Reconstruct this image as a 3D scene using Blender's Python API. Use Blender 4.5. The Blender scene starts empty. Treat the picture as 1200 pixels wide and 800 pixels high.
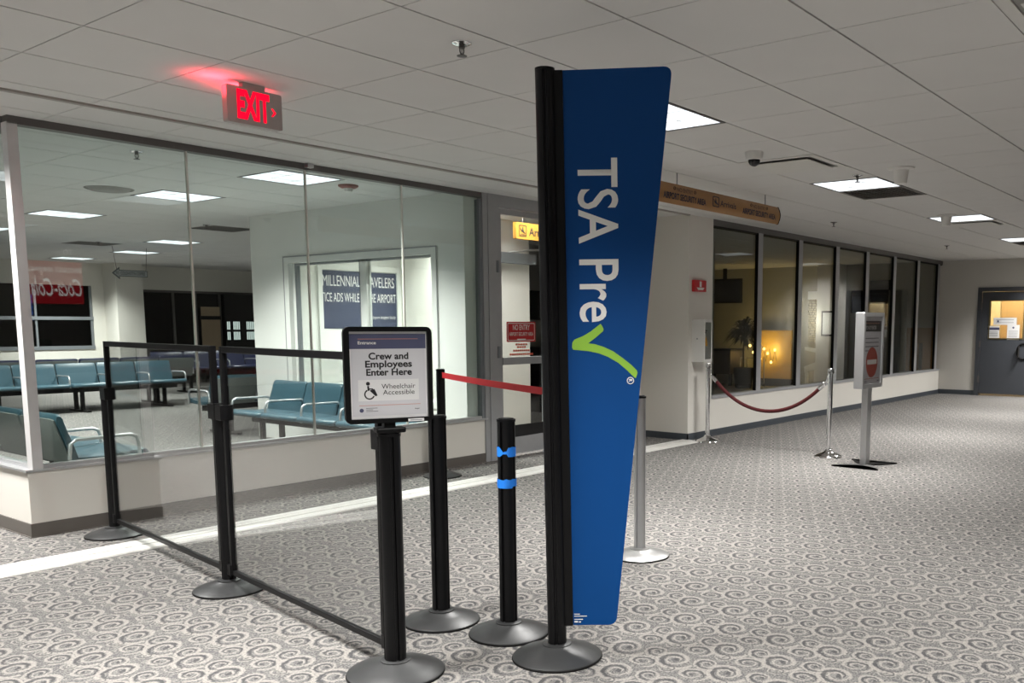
import bpy, bmesh, math, random
from mathutils import Matrix, Vector

random.seed(7)
sc = bpy.context.scene
C = sc.collection
PI = math.pi

# ------------------------------------------------------------------ camera, world, exposure
F_PX, PPX, PPY = 1055.16, 736.78, 506.88          # focal length and principal point in pixels of 1200x800
H = 1.2936                                        # camera height
ZC = 2.4877                                       # ceiling height
T = 0.6096                                        # ceiling grid
GX, GY = 1.76215, 3.42962                         # grid origin
CAM_YAW, CAM_PIT, CAM_ROL = 0.936896, -0.119632, 0.0020845
cy, sy = math.cos(CAM_YAW), math.sin(CAM_YAW)
FW = Vector((sy * math.cos(CAM_PIT), cy * math.cos(CAM_PIT), math.sin(CAM_PIT)))
r0 = Vector((cy, -sy, 0)); u0 = r0.cross(FW)
RT = math.cos(CAM_ROL) * r0 + math.sin(CAM_ROL) * u0
UP = -math.sin(CAM_ROL) * r0 + math.cos(CAM_ROL) * u0
cam = bpy.data.cameras.new('camera')
cam.sensor_width = 36.0
cam.lens = F_PX / 1200 * 36
cam.shift_x = (600 - PPX) / 1200
cam.shift_y = (PPY - 400) / 1200
cam.clip_start = 0.05; cam.clip_end = 100
cam_o = bpy.data.objects.new('camera', cam); C.objects.link(cam_o)
cam_o.matrix_world = Matrix(((RT.x, UP.x, -FW.x, 0), (RT.y, UP.y, -FW.y, 0), (RT.z, UP.z, -FW.z, H), (0, 0, 0, 1)))
sc.camera = cam_o

w = bpy.data.worlds.new('world'); sc.world = w; w.use_nodes = True
w.node_tree.nodes['Background'].inputs['Color'].default_value = (0.6, 0.7, 0.9, 1)
w.node_tree.nodes['Background'].inputs['Strength'].default_value = 0.02
sc.view_settings.view_transform = 'Standard'
sc.view_settings.look = 'None'
sc.view_settings.gamma = 1
sc.view_settings.exposure = 0.55
LAMP_W = 60.0                                     # power and cut-off of each ceiling light
LAMP_SPREAD = math.radians(124)
LAMP_COL = (1.0, 0.980, 0.945)
try:
    sc.cycles.use_denoising = True
    sc.cycles.max_bounces = 10
    sc.cycles.transparent_max_bounces = 24
    sc.cycles.diffuse_bounces = 5
    sc.cycles.glossy_bounces = 5
    sc.cycles.sample_clamp_indirect = 8
    sc.cycles.caustics_reflective = False
    sc.cycles.caustics_refractive = False
except Exception:
    pass

# ------------------------------------------------------------------ materials
def node(nt, t, **kw):
    n = nt.nodes.new(t)
    for k, v in kw.items():
        setattr(n, k, v)
    return n

def mth(nt, op, a, b=None, c=None):
    n = node(nt, 'ShaderNodeMath', operation=op)
    for i, v in enumerate((a, b, c)):
        if v is None: continue
        if isinstance(v, (int, float)): n.inputs[i].default_value = v
        else: nt.links.new(v, n.inputs[i])
    return n.outputs[0]

def mixc(nt, f, a, b):
    n = node(nt, 'ShaderNodeMix', data_type='RGBA')
    for i, v in ((0, f), (6, a), (7, b)):
        if isinstance(v, (int, float)): n.inputs[i].default_value = v
        elif isinstance(v, tuple): n.inputs[i].default_value = (*v[:3], 1)
        else: nt.links.new(v, n.inputs[i])
    return n.outputs[2]

MATS = {}
def mat(name, col, rough=0.5, metal=0.0, var=0.06, scale=14.0, bump=0.0, bscale=200.0, spec=0.5, coat=0.0):
    if name in MATS: return MATS[name]
    m = bpy.data.materials.new(name); m.use_nodes = True; nt = m.node_tree
    b = nt.nodes['Principled BSDF']
    tc = node(nt, 'ShaderNodeTexCoord')
    nz = node(nt, 'ShaderNodeTexNoise'); nz.inputs['Scale'].default_value = scale; nz.inputs['Detail'].default_value = 4
    nt.links.new(tc.outputs['Object'], nz.inputs['Vector'])
    lo = tuple(max(0, c * (1 - var)) for c in col); hi = tuple(min(1, c * (1 + var)) for c in col)
    nt.links.new(mixc(nt, nz.outputs['Fac'], lo, hi), b.inputs['Base Color'])
    b.inputs['Roughness'].default_value = rough
    b.inputs['Metallic'].default_value = metal
    b.inputs['Specular IOR Level'].default_value = spec
    b.inputs['Coat Weight'].default_value = coat
    if bump:
        n2 = node(nt, 'ShaderNodeTexNoise'); n2.inputs['Scale'].default_value = bscale; n2.inputs['Detail'].default_value = 3
        nt.links.new(tc.outputs['Object'], n2.inputs['Vector'])
        bp = node(nt, 'ShaderNodeBump'); bp.inputs['Strength'].default_value = bump; bp.inputs['Distance'].default_value = 0.002
        nt.links.new(n2.outputs['Fac'], bp.inputs['Height']); nt.links.new(bp.outputs['Normal'], b.inputs['Normal'])
    MATS[name] = m
    return m

def emit(name, col, strength, scale=None):
    if name in MATS: return MATS[name]
    m = bpy.data.materials.new(name); m.use_nodes = True; nt = m.node_tree
    nt.nodes.remove(nt.nodes['Principled BSDF'])
    e = node(nt, 'ShaderNodeEmission'); e.inputs['Color'].default_value = (*col, 1); e.inputs['Strength'].default_value = strength
    nt.links.new(e.outputs[0], nt.nodes['Material Output'].inputs['Surface'])
    MATS[name] = m
    return m

def glass(name, tint, f0=0.04, haze=0.0):
    if name in MATS: return MATS[name]
    m = bpy.data.materials.new(name); m.use_nodes = True; nt = m.node_tree
    nt.nodes.remove(nt.nodes['Principled BSDF'])
    tr = node(nt, 'ShaderNodeBsdfTransparent'); tr.inputs['Color'].default_value = (*tint, 1)
    gl = node(nt, 'ShaderNodeBsdfGlossy'); gl.inputs['Roughness'].default_value = 0.0
    lw = node(nt, 'ShaderNodeLayerWeight'); lw.inputs['Blend'].default_value = 0.5
    f = mth(nt, 'POWER', lw.outputs['Facing'], 5.0)
    f = mth(nt, 'MULTIPLY_ADD', f, 1 - f0, f0)
    mx = node(nt, 'ShaderNodeMixShader')
    nt.links.new(f, mx.inputs[0]); nt.links.new(tr.outputs[0], mx.inputs[1]); nt.links.new(gl.outputs[0], mx.inputs[2])
    out = mx.outputs[0]
    if haze:
        df = node(nt, 'ShaderNodeBsdfDiffuse'); df.inputs['Color'].default_value = (0.7, 0.7, 0.7, 1)
        m2 = node(nt, 'ShaderNodeMixShader'); m2.inputs[0].default_value = haze
        nt.links.new(out, m2.inputs[1]); nt.links.new(df.outputs[0], m2.inputs[2]); out = m2.outputs[0]
    nt.links.new(out, nt.nodes['Material Output'].inputs['Surface'])
    MATS[name] = m
    return m

def carpet():
    m = bpy.data.materials.new('scroll_carpet'); m.use_nodes = True; nt = m.node_tree
    b = nt.nodes['Principled BSDF']; b.inputs['Roughness'].default_value = 0.95; b.inputs['Specular IOR Level'].default_value = 0.15
    geo = node(nt, 'ShaderNodeTexCoord')
    sp = node(nt, 'ShaderNodeSeparateXYZ'); nt.links.new(geo.outputs['Object'], sp.inputs[0])
    wob = node(nt, 'ShaderNodeTexNoise'); wob.inputs['Scale'].default_value = 40; nt.links.new(geo.outputs['Object'], wob.inputs['Vector'])
    wv = mth(nt, 'MULTIPLY_ADD', wob.outputs['Fac'], 0.016, -0.008)
    PX = mth(nt, 'ADD', sp.outputs[0], wv); PY = mth(nt, 'SUBTRACT', sp.outputs[1], wv)
    LX, LY = 0.4465, 0.2290
    dark = None; light = None; inner = None
    def mx(a, b_): return b_ if a is None else mth(nt, 'MAXIMUM', a, b_)
    def spiral(ox, oy, R, mirror, el, rot):
        nonlocal dark, light, inner
        x = mth(nt, 'SUBTRACT', PX, ox); y = mth(nt, 'SUBTRACT', PY, oy)
        x = mth(nt, 'SUBTRACT', mth(nt, 'MULTIPLY', mth(nt, 'FRACT', mth(nt, 'MULTIPLY_ADD', x, 1 / LX, 100.5)), LX), LX / 2)
        y = mth(nt, 'SUBTRACT', mth(nt, 'MULTIPLY', mth(nt, 'FRACT', mth(nt, 'MULTIPLY_ADD', y, 1 / LY, 100.5)), LY), LY / 2)
        ca, sa = math.cos(rot), math.sin(rot)
        u = mth(nt, 'ADD', mth(nt, 'MULTIPLY', x, ca), mth(nt, 'MULTIPLY', y, sa))
        v = mth(nt, 'ADD', mth(nt, 'MULTIPLY', x, -sa * el), mth(nt, 'MULTIPLY', y, ca * el))
        if mirror: v = mth(nt, 'MULTIPLY', v, -1)
        r = mth(nt, 'SQRT', mth(nt, 'ADD', mth(nt, 'MULTIPLY', u, u), mth(nt, 'MULTIPLY', v, v)))
        th = mth(nt, 'ARCTAN2', v, u)
        t = mth(nt, 'FRACT', mth(nt, 'MULTIPLY_ADD', th, -1 / (2 * PI), 2 - 40 / 360))
        rho = mth(nt, 'MULTIPLY_ADD', mth(nt, 'POWER', t, 1.7), -0.62 * R, R)
        wid = mth(nt, 'MULTIPLY_ADD', mth(nt, 'SINE', mth(nt, 'MULTIPLY', t, PI)), 0.15 * R, 0.0 * R)
        d = mth(nt, 'ABSOLUTE', mth(nt, 'SUBTRACT', r, rho))
        dk = mth(nt, 'MULTIPLY', mth(nt, 'SUBTRACT', wid, d), 400); dk = node_clamp(dk)
        dot = node_clamp(mth(nt, 'MULTIPLY', mth(nt, 'SUBTRACT', 0.2 * R, mth(nt, 'SQRT', mth(nt, 'ADD', mth(nt, 'POWER', mth(nt, 'ABSOLUTE', mth(nt, 'SUBTRACT', u, 0.12 * R)), 2), mth(nt, 'MULTIPLY', mth(nt, 'MULTIPLY', v, v), 0.5)))), 400))
        dark = mx(dark, mth(nt, 'MAXIMUM', dk, dot))
        d2 = mth(nt, 'ABSOLUTE', mth(nt, 'SUBTRACT', r, mth(nt, 'ADD', rho, 0.31 * R)))
        lt = node_clamp(mth(nt, 'MULTIPLY', mth(nt, 'SUBTRACT', 0.17 * R, d2), 260))
        d3 = mth(nt, 'ABSOLUTE', mth(nt, 'SUBTRACT', r, mth(nt, 'MULTIPLY', rho, 0.62)))
        l2 = node_clamp(mth(nt, 'MULTIPLY', mth(nt, 'SUBTRACT', 0.12 * R, d3), 260))
        light = mx(light, mth(nt, 'MAXIMUM', lt, l2))
    def node_clamp(s):
        n = node(nt, 'ShaderNodeClamp'); nt.links.new(s, n.inputs[0]); return n.outputs[0]
    A = -0.937
    for hx, hy in ((0, 0), (LX / 2, LY / 2)):
        spiral(3.272 + hx, 1.163 + hy, 0.060, False, 0.85, A)
        spiral(3.306 + hx, 1.267 + hy, 0.042, False, 0.85, A + 0.25)
        spiral(3.409 + hx, 1.146 + hy, 0.044, True, 0.9, A - 2.3)
        spiral(3.407 + hx, 1.250 + hy, 0.026, True, 0.9, A + 1.9)
    n1 = node(nt, 'ShaderNodeTexNoise'); n1.inputs['Scale'].default_value = 140; n1.inputs['Detail'].default_value = 2
    n2 = node(nt, 'ShaderNodeTexNoise'); n2.inputs['Scale'].default_value = 30; n2.inputs['Detail'].default_value = 2; n2.inputs['Distortion'].default_value = 1.2
    n3 = node(nt, 'ShaderNodeTexNoise'); n3.inputs['Scale'].default_value = 0.8
    for n in (n1, n2, n3): nt.links.new(geo.outputs['Object'], n.inputs['Vector'])
    speck = node_clamp(mth(nt, 'MULTIPLY_ADD', n1.outputs['Fac'], 5, -2.0))
    vine = node_clamp(mth(nt, 'SUBTRACT', 1.0, mth(nt, 'MULTIPLY', mth(nt, 'ABSOLUTE', mth(nt, 'SUBTRACT', n2.outputs['Fac'], 0.53)), 38)))
    leaf = node_clamp(mth(nt, 'MULTIPLY_ADD', n2.outputs['Fac'], -14, 5.6))
    base = mixc(nt, speck, (0.056, 0.056, 0.057), (0.172, 0.166, 0.161))
    base = mixc(nt, mth(nt, 'MULTIPLY', leaf, 0.7), base, (0.07, 0.07, 0.074))
    base = mixc(nt, mth(nt, 'MULTIPLY', vine, 0.65), base, (0.262, 0.248, 0.23))
    base = mixc(nt, mth(nt, 'MULTIPLY', light, mth(nt, 'MULTIPLY_ADD', speck, 0.35, 0.5)), base, (0.292, 0.275, 0.252))
    base = mixc(nt, mth(nt, 'MULTIPLY', dark, 0.8), base, (0.038, 0.038, 0.042))
    base = mixc(nt, mth(nt, 'MULTIPLY', n3.outputs['Fac'], 0.10), base, (0.22, 0.21, 0.2))
    nt.links.new(base, b.inputs['Base Color'])
    bp = node(nt, 'ShaderNodeBump'); bp.inputs['Strength'].default_value = 0.35; bp.inputs['Distance'].default_value = 0.004
    nt.links.new(n1.outputs['Fac'], bp.inputs['Height']); nt.links.new(bp.outputs['Normal'], b.inputs['Normal'])
    return m

M_carpet = carpet()
M_tile = mat('ceiling_tile', (0.70, 0.69, 0.675), 0.95, var=0.03, scale=3, bump=0.25, bscale=350, spec=0.1)
M_bar = mat('ceiling_bar', (0.10, 0.095, 0.09), 0.8)
M_paint = mat('cream_paint', (0.76, 0.735, 0.68), 0.75, var=0.02, scale=2.5)
M_white = mat('white_paint', (0.80, 0.80, 0.77), 0.7, var=0.02, scale=2.5)
M_greywall = mat('grey_beige_paint', (0.60, 0.58, 0.54), 0.75, var=0.02, scale=2.5)
M_base = mat('taupe_cove_base', (0.125, 0.112, 0.10), 0.5)
M_slate = mat('slate_cove_base', (0.055, 0.065, 0.078), 0.45)
M_alu = mat('satin_aluminium', (0.56, 0.565, 0.575), 0.38, 0.75, var=0.05)
M_aludk = mat('grey_anodised', (0.23, 0.245, 0.265), 0.45, 0.35)
M_jamb = mat('grey_enamel', (0.36, 0.365, 0.375), 0.5, 0.1)
M_bronze = mat('dark_bronze_frame', (0.125, 0.117, 0.113), 0.5, 0.2)
M_chrome = mat('chrome', (0.82, 0.82, 0.83), 0.09, 1.0, var=0.02)
M_brush = mat('brushed_steel', (0.46, 0.46, 0.455), 0.38, 0.95, var=0.05, scale=40)
M_black = mat('black_powder_coat', (0.0045, 0.0045, 0.005), 0.38, 0.0, var=0.2, spec=0.22)
M_iron = mat('black_cast_base', (0.035, 0.036, 0.037), 0.42, 0.25, var=0.25, scale=9)
M_rubber = mat('black_rubber', (0.006, 0.006, 0.006), 0.7, spec=0.2)
M_blue = mat('blue_sign_face', (0.001, 0.053, 0.212), 0.5, var=0.03, scale=3, spec=0.2)
M_letter = mat('white_vinyl', (0.82, 0.81, 0.78), 0.5, var=0.01)
M_green = mat('green_vinyl', (0.26, 0.50, 0.045), 0.5, var=0.02)
M_redbelt = mat('red_webbing', (0.58, 0.015, 0.025), 0.6, var=0.08, scale=60)
M_blkbelt = mat('black_webbing', (0.012, 0.012, 0.013), 0.7, var=0.2, scale=60)
M_tape = mat('blue_masking_tape', (0.01, 0.20, 0.75), 0.6, var=0.08)
M_rope = mat('burgundy_velvet', (0.10, 0.012, 0.014), 0.8, var=0.2, scale=80, bump=0.5)
M_paper = mat('sign_paper', (0.66, 0.66, 0.69), 0.6, var=0.01)
M_paperw = mat('white_paper', (0.80, 0.80, 0.80), 0.6, var=0.01)
M_navy = mat('navy_print', (0.075, 0.082, 0.155), 0.6, var=0.02)
M_ink = mat('black_print', (0.012, 0.012, 0.014), 0.6)
M_greyink = mat('grey_print', (0.22, 0.22, 0.24), 0.6)
M_orange_line = mat('orange_print', (0.60, 0.24, 0.17), 0.6)
M_redpaint = mat('red_sign_paint', (0.50, 0.010, 0.015), 0.45)
M_redprint = mat('red_print', (0.47, 0.055, 0.03), 0.6)
M_redvinyl = mat('red_orange_vinyl', (0.75, 0.13, 0.07), 0.6)
M_wood = mat('orange_oak_laminate', (0.36, 0.185, 0.065), 0.45, var=0.18, scale=5)
M_yellow = mat('amber_sign_face', (0.50, 0.24, 0.03), 0.5)
M_teal = mat('teal_vinyl', (0.042, 0.092, 0.120), 0.36, var=0.08, scale=6)
M_tealdk = mat('teal_vinyl_edge', (0.025, 0.075, 0.10), 0.4)
M_navyvin = mat('navy_vinyl', (0.012, 0.016, 0.05), 0.35, var=0.1)
M_shell = mat('grey_seat_shell', (0.13, 0.14, 0.135), 0.6, var=0.1)
M_dkglass_back = mat('night_dark', (0.012, 0.012, 0.012), 0.6)
M_housing = mat('grey_plastic_housing', (0.42, 0.39, 0.37), 0.5)
M_plastic = mat('white_plastic', (0.76, 0.75, 0.72), 0.45)
M_vent = mat('vent_grey', (0.30, 0.29, 0.275), 0.7, var=0.15)
M_ventwh = mat('vent_white', (0.66, 0.65, 0.62), 0.55)
M_reddev = mat('red_brown_plastic', (0.24, 0.05, 0.035), 0.5)
M_door = mat('slate_door_paint', (0.058, 0.063, 0.074), 0.5, var=0.04)
M_tan = mat('tan_board', (0.45, 0.34, 0.23), 0.7, var=0.08)
M_gold = mat('gold_panel', (0.40, 0.25, 0.03), 0.45, var=0.25, scale=3)
M_leaf = mat('dark_leaf', (0.012, 0.02, 0.010), 0.6, var=0.3)
M_stone = mat('stacked_stone', (0.40, 0.35, 0.24), 0.9, var=0.35, scale=9)
M_mortar = mat('mortar', (0.06, 0.055, 0.045), 0.9)
M_cabin = mat('white_enamel', (0.78, 0.77, 0.74), 0.4, var=0.02)
M_amber = mat('amber_label', (0.85, 0.40, 0.02), 0.5)
M_screen = mat('dark_screen', (0.006, 0.006, 0.008), 0.12)
G_lounge = glass('lounge_glass', (0.915, 0.958, 0.942), 0.05)
G_right = glass('window_glass', (0.80, 0.82, 0.80), 0.022)
G_acryl = glass('clear_acrylic', (0.91, 0.915, 0.915), 0.085)
G_door = glass('door_glass', (0.93, 0.95, 0.94), 0.035)
G_dark = glass('tinted_glass', (0.30, 0.31, 0.32), 0.04)
def lens_mat():
    m = emit('lamp_lens', (0.90, 0.96, 1.0), 1.5); nt = m.node_tree; e = [n for n in nt.nodes if n.type == 'EMISSION'][0]
    tc = node(nt, 'ShaderNodeTexCoord'); nz = node(nt, 'ShaderNodeTexNoise'); nz.inputs['Scale'].default_value = 7; nz.inputs['Detail'].default_value = 3
    mp = node(nt, 'ShaderNodeMapping'); mp.inputs['Scale'].default_value = (1, 0.35, 1)
    nt.links.new(tc.outputs['Object'], mp.inputs['Vector']); nt.links.new(mp.outputs[0], nz.inputs['Vector'])
    nt.links.new(mth(nt, 'MULTIPLY_ADD', nz.outputs['Fac'], 1.3, 0.5), e.inputs['Strength'])
    return m
E_lamp = lens_mat()

# ------------------------------------------------------------------ mesh helpers
class MB:
    def __init__(s): s.v = []; s.f = []
    def add(s, vs, fs):
        o = len(s.v); s.v += [tuple(v) for v in vs]; s.f += [tuple(i + o for i in f) for f in fs]; return s
    def box(s, x0, x1, y0, y1, z0, z1, bev=0.0):
        if bev <= 0:
            vs = [(x0, y0, z0), (x1, y0, z0), (x1, y1, z0), (x0, y1, z0), (x0, y0, z1), (x1, y0, z1), (x1, y1, z1), (x0, y1, z1)]
            return s.add(vs, [(0, 3, 2, 1), (4, 5, 6, 7), (0, 1, 5, 4), (1, 2, 6, 5), (2, 3, 7, 6), (3, 0, 4, 7)])
        bm = bmesh.new(); bmesh.ops.create_cube(bm, size=1)
        for v in bm.verts:
            v.co = Vector(((x0 + x1) / 2 + v.co.x * (x1 - x0), (y0 + y1) / 2 + v.co.y * (y1 - y0), (z0 + z1) / 2 + v.co.z * (z1 - z0)))
        bmesh.ops.bevel(bm, geom=bm.edges[:], offset=bev, segments=2, affect='EDGES', profile=0.6)
        return s.bm(bm)
    def bm(s, bm, mtx=None):
        bm.verts.index_update()
        vs = [(mtx @ v.co if mtx else v.co.copy()) for v in bm.verts]
        fs = [[v.index for v in f.verts] for f in bm.faces]; bm.free()
        return s.add(vs, fs)
    def prism(s, poly, o, ex, ey, d):
        """polygon (2d) on the plane o + a*ex + b*ey, pushed by the vector d"""
        o, ex, ey, d = Vector(o), Vector(ex), Vector(ey), Vector(d)
        n = len(poly)
        a = [o + ex * p[0] + ey * p[1] for p in poly]
        vs = a + [p + d for p in a]
        fs = [tuple(range(n))[::-1], tuple(range(n, 2 * n))] + [(i, (i + 1) % n, n + (i + 1) % n, n + i) for i in range(n)]
        return s.add(vs, fs)
    def obox(s, o, ex, ey, ez, hx, hy, hz):
        """oriented box: centre o, unit axes, half sizes"""
        o, ex, ey, ez = Vector(o), Vector(ex) * hx, Vector(ey) * hy, Vector(ez) * hz
        vs = [o - ex - ey - ez, o + ex - ey - ez, o + ex + ey - ez, o - ex + ey - ez, o - ex - ey + ez, o + ex - ey + ez, o + ex + ey + ez, o - ex + ey + ez]
        return s.add(vs, [(0, 3, 2, 1), (4, 5, 6, 7), (0, 1, 5, 4), (1, 2, 6, 5), (2, 3, 7, 6), (3, 0, 4, 7)])
    def lathe(s, prof, c=(0, 0, 0), n=32):
        """(radius, z) profile turned about a vertical axis"""
        vs = []; fs = []; m = len(prof)
        for k in range(n):
            a = 2 * PI * k / n
            vs += [(c[0] + r * math.cos(a), c[1] + r * math.sin(a), c[2] + z) for r, z in prof]
        for k in range(n):
            k2 = (k + 1) % n
            for i in range(m - 1):
                fs.append((k * m + i, k2 * m + i, k2 * m + i + 1, k * m + i + 1))
        o = len(vs)
        if prof[0][0] > 1e-6: fs.append(tuple(k * m for k in range(n))[::-1])
        if prof[-1][0] > 1e-6: fs.append(tuple(k * m + m - 1 for k in range(n)))
        return s.add(vs, fs)
    def tube(s, pts, r, n=8, closed=False):
        pts = [Vector(p) for p in pts]; m = len(pts); rings = []
        t0 = (pts[1] - pts[0]).normalized()
        ref = Vector((0, 0, 1)) if abs(t0.z) < 0.9 else Vector((1, 0, 0))
        nrm = (ref - t0 * ref.dot(t0)).normalized()
        for i, p in enumerate(pts):
            if closed: t = (pts[(i + 1) % m] - pts[i - 1]).normalized()
            else: t = (pts[min(i + 1, m - 1)] - pts[max(i - 1, 0)]).normalized()
            nrm = (nrm - t * nrm.dot(t)).normalized(); b = t.cross(nrm)
            rr = r[i] if isinstance(r, (list, tuple)) else r
            rings.append([p + (nrm * math.cos(2 * PI * k / n) + b * math.sin(2 * PI * k / n)) * rr for k in range(n)])
        vs = [v for q in rings for v in q]; fs = []
        for i in range(m if closed else m - 1):
            j = (i + 1) % m
            fs += [(i * n + k, i * n + (k + 1) % n, j * n + (k + 1) % n, j * n + k) for k in range(n)]
        if not closed:
            fs += [tuple(range(n))[::-1], tuple((m - 1) * n + k for k in range(n))]
        return s.add(vs, fs)
    def build(s, name, m, parent=None, smooth=None):
        me = bpy.data.meshes.new(name); me.from_pydata(s.v, [], s.f)
        bm = bmesh.new(); bm.from_mesh(me); bmesh.ops.recalc_face_normals(bm, faces=bm.faces[:]); bm.to_mesh(me); bm.free()
        me.materials.append(m)
        if smooth:
            me.polygons.foreach_set('use_smooth', [True] * len(me.polygons))
            try: me.set_sharp_from_angle(angle=math.radians(smooth))
            except Exception: pass
        o = bpy.data.objects.new(name, me); C.objects.link(o)
        if parent is not None: o.parent = parent
        return o

def thing(name, label, cat, loc=(0, 0, 0), rz=0.0, group=None):
    o = bpy.data.objects.new(name, None); o.empty_display_size = 0.1; C.objects.link(o)
    o.location = loc; o.rotation_euler = (0, 0, rz)
    o['label'] = label; o['category'] = cat
    if group: o['group'] = group
    return o

def tag(o, label, cat, group=None):
    o['label'] = label; o['category'] = cat
    if group: o['group'] = group
    return o

def struct(o):
    o['kind'] = 'structure'; return o

def copy_tree(o, parent=None):
    c = o.copy(); C.objects.link(c)
    if parent is not None: c.parent = parent
    for ch in list(o.children): copy_tree(ch, c)
    return c

_cap = None
def lettering(txt, cap, m, parent, o, ex, ey, width=None, align='L', bold=0.0, shear=0.0, lift=0.0006, spacing=1.0):
    """flat print: cap height, origin on the base line, reading along ex with letters up along ey"""
    global _cap
    def mesh_of(t, b, sh):
        cu = bpy.data.curves.new('t', 'FONT'); cu.body = t; cu.size = 1; cu.offset = b; cu.shear = sh; cu.resolution_u = 4
        cu.space_character = spacing; cu.align_x = 'LEFT'
        ob = bpy.data.objects.new('t', cu); C.objects.link(ob)
        dg = bpy.context.evaluated_depsgraph_get()
        me = bpy.data.meshes.new_from_object(ob.evaluated_get(dg)); bpy.data.objects.remove(ob)
        return me
    if _cap is None:
        h = mesh_of('H', 0, 0); _cap = max(v.co.y for v in h.vertices)
    me = mesh_of(txt, bold, shear); k = cap / _cap
    xs = [v.co.x for v in me.vertices]; x0, x1 = min(xs), max(xs)
    kx = width / (x1 - x0) if width else k
    off = {'L': 0, 'C': -(x1 - x0) * kx / 2, 'R': -(x1 - x0) * kx}[align]
    ex, ey = Vector(ex).normalized(), Vector(ey).normalized(); n = ex.cross(ey); o = Vector(o) + n * lift
    for v in me.vertices: v.co = o + ex * ((v.co.x - x0) * kx + off) + ey * (v.co.y * k)
    me.name = 'lettering'; me.materials.clear(); me.materials.append(m)
    ob = bpy.data.objects.new('lettering', me); C.objects.link(ob)
    if parent is not None: ob.parent = parent
    return ob

def rrect(x0, x1, y0, y1, r, n=5):
    p = []
    for cx, cy_, a in ((x1 - r, y1 - r, 0), (x0 + r, y1 - r, 90), (x0 + r, y0 + r, 180), (x1 - r, y0 + r, 270)):
        p += [(cx + r * math.cos(math.radians(a + 90 * k / n)), cy_ + r * math.sin(math.radians(a + 90 * k / n))) for k in range(n + 1)]
    return p

def circ(cx, cy_, r, n=24, a0=0, a1=360):
    return [(cx + r * math.cos(math.radians(a0 + (a1 - a0) * k / n)), cy_ + r * math.sin(math.radians(a0 + (a1 - a0) * k / n))) for k in range(n + (0 if a1 - a0 >= 360 else 1))]

def frame_mb(mb, outer, inner, o, ex, ey, d):
    """a ring between two polygons with the same point count"""
    o, ex, ey, d = Vector(o), Vector(ex), Vector(ey), Vector(d); n = len(outer)
    P = lambda q: o + ex * q[0] + ey * q[1]
    a = [P(q) for q in outer]; b = [P(q) for q in inner]
    vs = a + b + [p + d for p in a] + [p + d for p in b]; fs = []
    for i in range(n):
        j = (i + 1) % n
        fs += [(i, j, n + j, n + i), (2 * n + i, 3 * n + i, 3 * n + j, 2 * n + j), (i, 2 * n + i, 2 * n + j, j), (n + i, n + j, 3 * n + j, 3 * n + i)]
    return mb.add(vs, fs)

X3, Y3, Z3 = Vector((1, 0, 0)), Vector((0, 1, 0)), Vector((0, 0, 1))
def project(p):
    d = Vector(p) - Vector((0, 0, H)); q = d.dot(FW)
    return (PPX + F_PX * d.dot(RT) / q, PPY - F_PX * d.dot(UP) / q) if q > 0.3 else None

# ------------------------------------------------------------------ room shell
XW, XE, YB, YN = -6.0, 17.356, -3.4, 19.5         # west, east, back, north
YL, YR = 6.105, 5.424                             # lounge glass, right-hand windows
struct(MB().box(XW, XE + 2.5, YB, YN + 0.2, -0.1, 0.0).build('floor', M_carpet))

ceil = struct(MB().box(XW, XE + 2.5, YB, YN + 0.2, ZC + 0.009, ZC + 0.08).build('ceiling', M_bar))
LIGHT_CELLS = {}
def cell(i, j): return GX + i * T, GY + j * T
# labels of the ceiling lights (i, j = grid cell)
SEEN_LIGHTS = {
    (4, -1): 'square ceiling light partly hidden behind the top of the tall blue sign',
    (9, -1): 'lit square ceiling light touching a dark grey return grille, past the dome camera',
    (14, -1): 'lit ceiling light with a white cone sensor in front of its corner',
    (19, -1): 'small far ceiling light nearest the dark grey door in the hall',
    (4, 5): 'big lit lounge ceiling light beside the red smoke detector',
    (4, 8): 'lit lounge ceiling light second in the row from the glass, behind a round diffuser',
    (4, 12): 'lit lounge ceiling light third in the row from the glass, left above the arrow sign',
    (4, 16): 'lit lounge ceiling light seen through the side glass left of the corner post',
    (8, 16): 'lit lounge ceiling light just above the right end of the hanging arrow sign',
    (9, 20): 'thin far lounge ceiling light above the pillar and the arrow sign',
    (9, 24): 'farthest thin lounge ceiling light close to the end wall, above the dark windows',
    (9, 5): 'ceiling light behind the glass door above the amber arrivals sign',
}
UNSEEN_LIGHTS = [(7, 6), (8, 7), (-1, 4), (-1, -1), (-6, -1), (24, -1), (-1, 8), (-6, 8), (-1, 14), (4, -7), (-1, -5), (-6, -7), (14, 20)]  # first two are added to brighten the arrivals room
DIFFUSERS = {(7, -1), (3, -5), (15, -1)}
GRILLES = {(10, -1), (7, 18), (7, 12), (20, -1)}
taken = set(SEEN_LIGHTS) | set(UNSEEN_LIGHTS) | DIFFUSERS | GRILLES
# tiles, one object each where the photo shows them largest, the rest joined
i0, i1 = math.floor((XW - GX) / T), math.ceil((XE - GX) / T)
j0, j1 = math.floor((YB - GY) / T), math.ceil((YN - GY) / T)
cells = []
for i in range(i0, i1):
    for j in range(j0, j1):
        if (i, j) in taken: continue
        x, y = cell(i, j)
        if x > XE or x + T < XW or y > YN or y + T < YB: continue
        pr = [project((x + a * T, y + b * T, ZC)) for a in (0, 1) for b in (0, 1)]
        area = -1
        if all(pr):
            xs = [p[0] for p in pr]; ys = [p[1] for p in pr]
            if max(xs) > 0 and min(xs) < 1200 and max(ys) > 0 and min(ys) < 800:
                area = abs((pr[0][0] - pr[3][0]) * (pr[1][1] - pr[2][1]) - (pr[0][1] - pr[3][1]) * (pr[1][0] - pr[2][0])) / 2
                if y > YR and x > 8.5: area = -1
        cells.append((area, i, j))
cells.sort(reverse=True)
GAP, GAY = 0.0028, 0.0052
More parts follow.
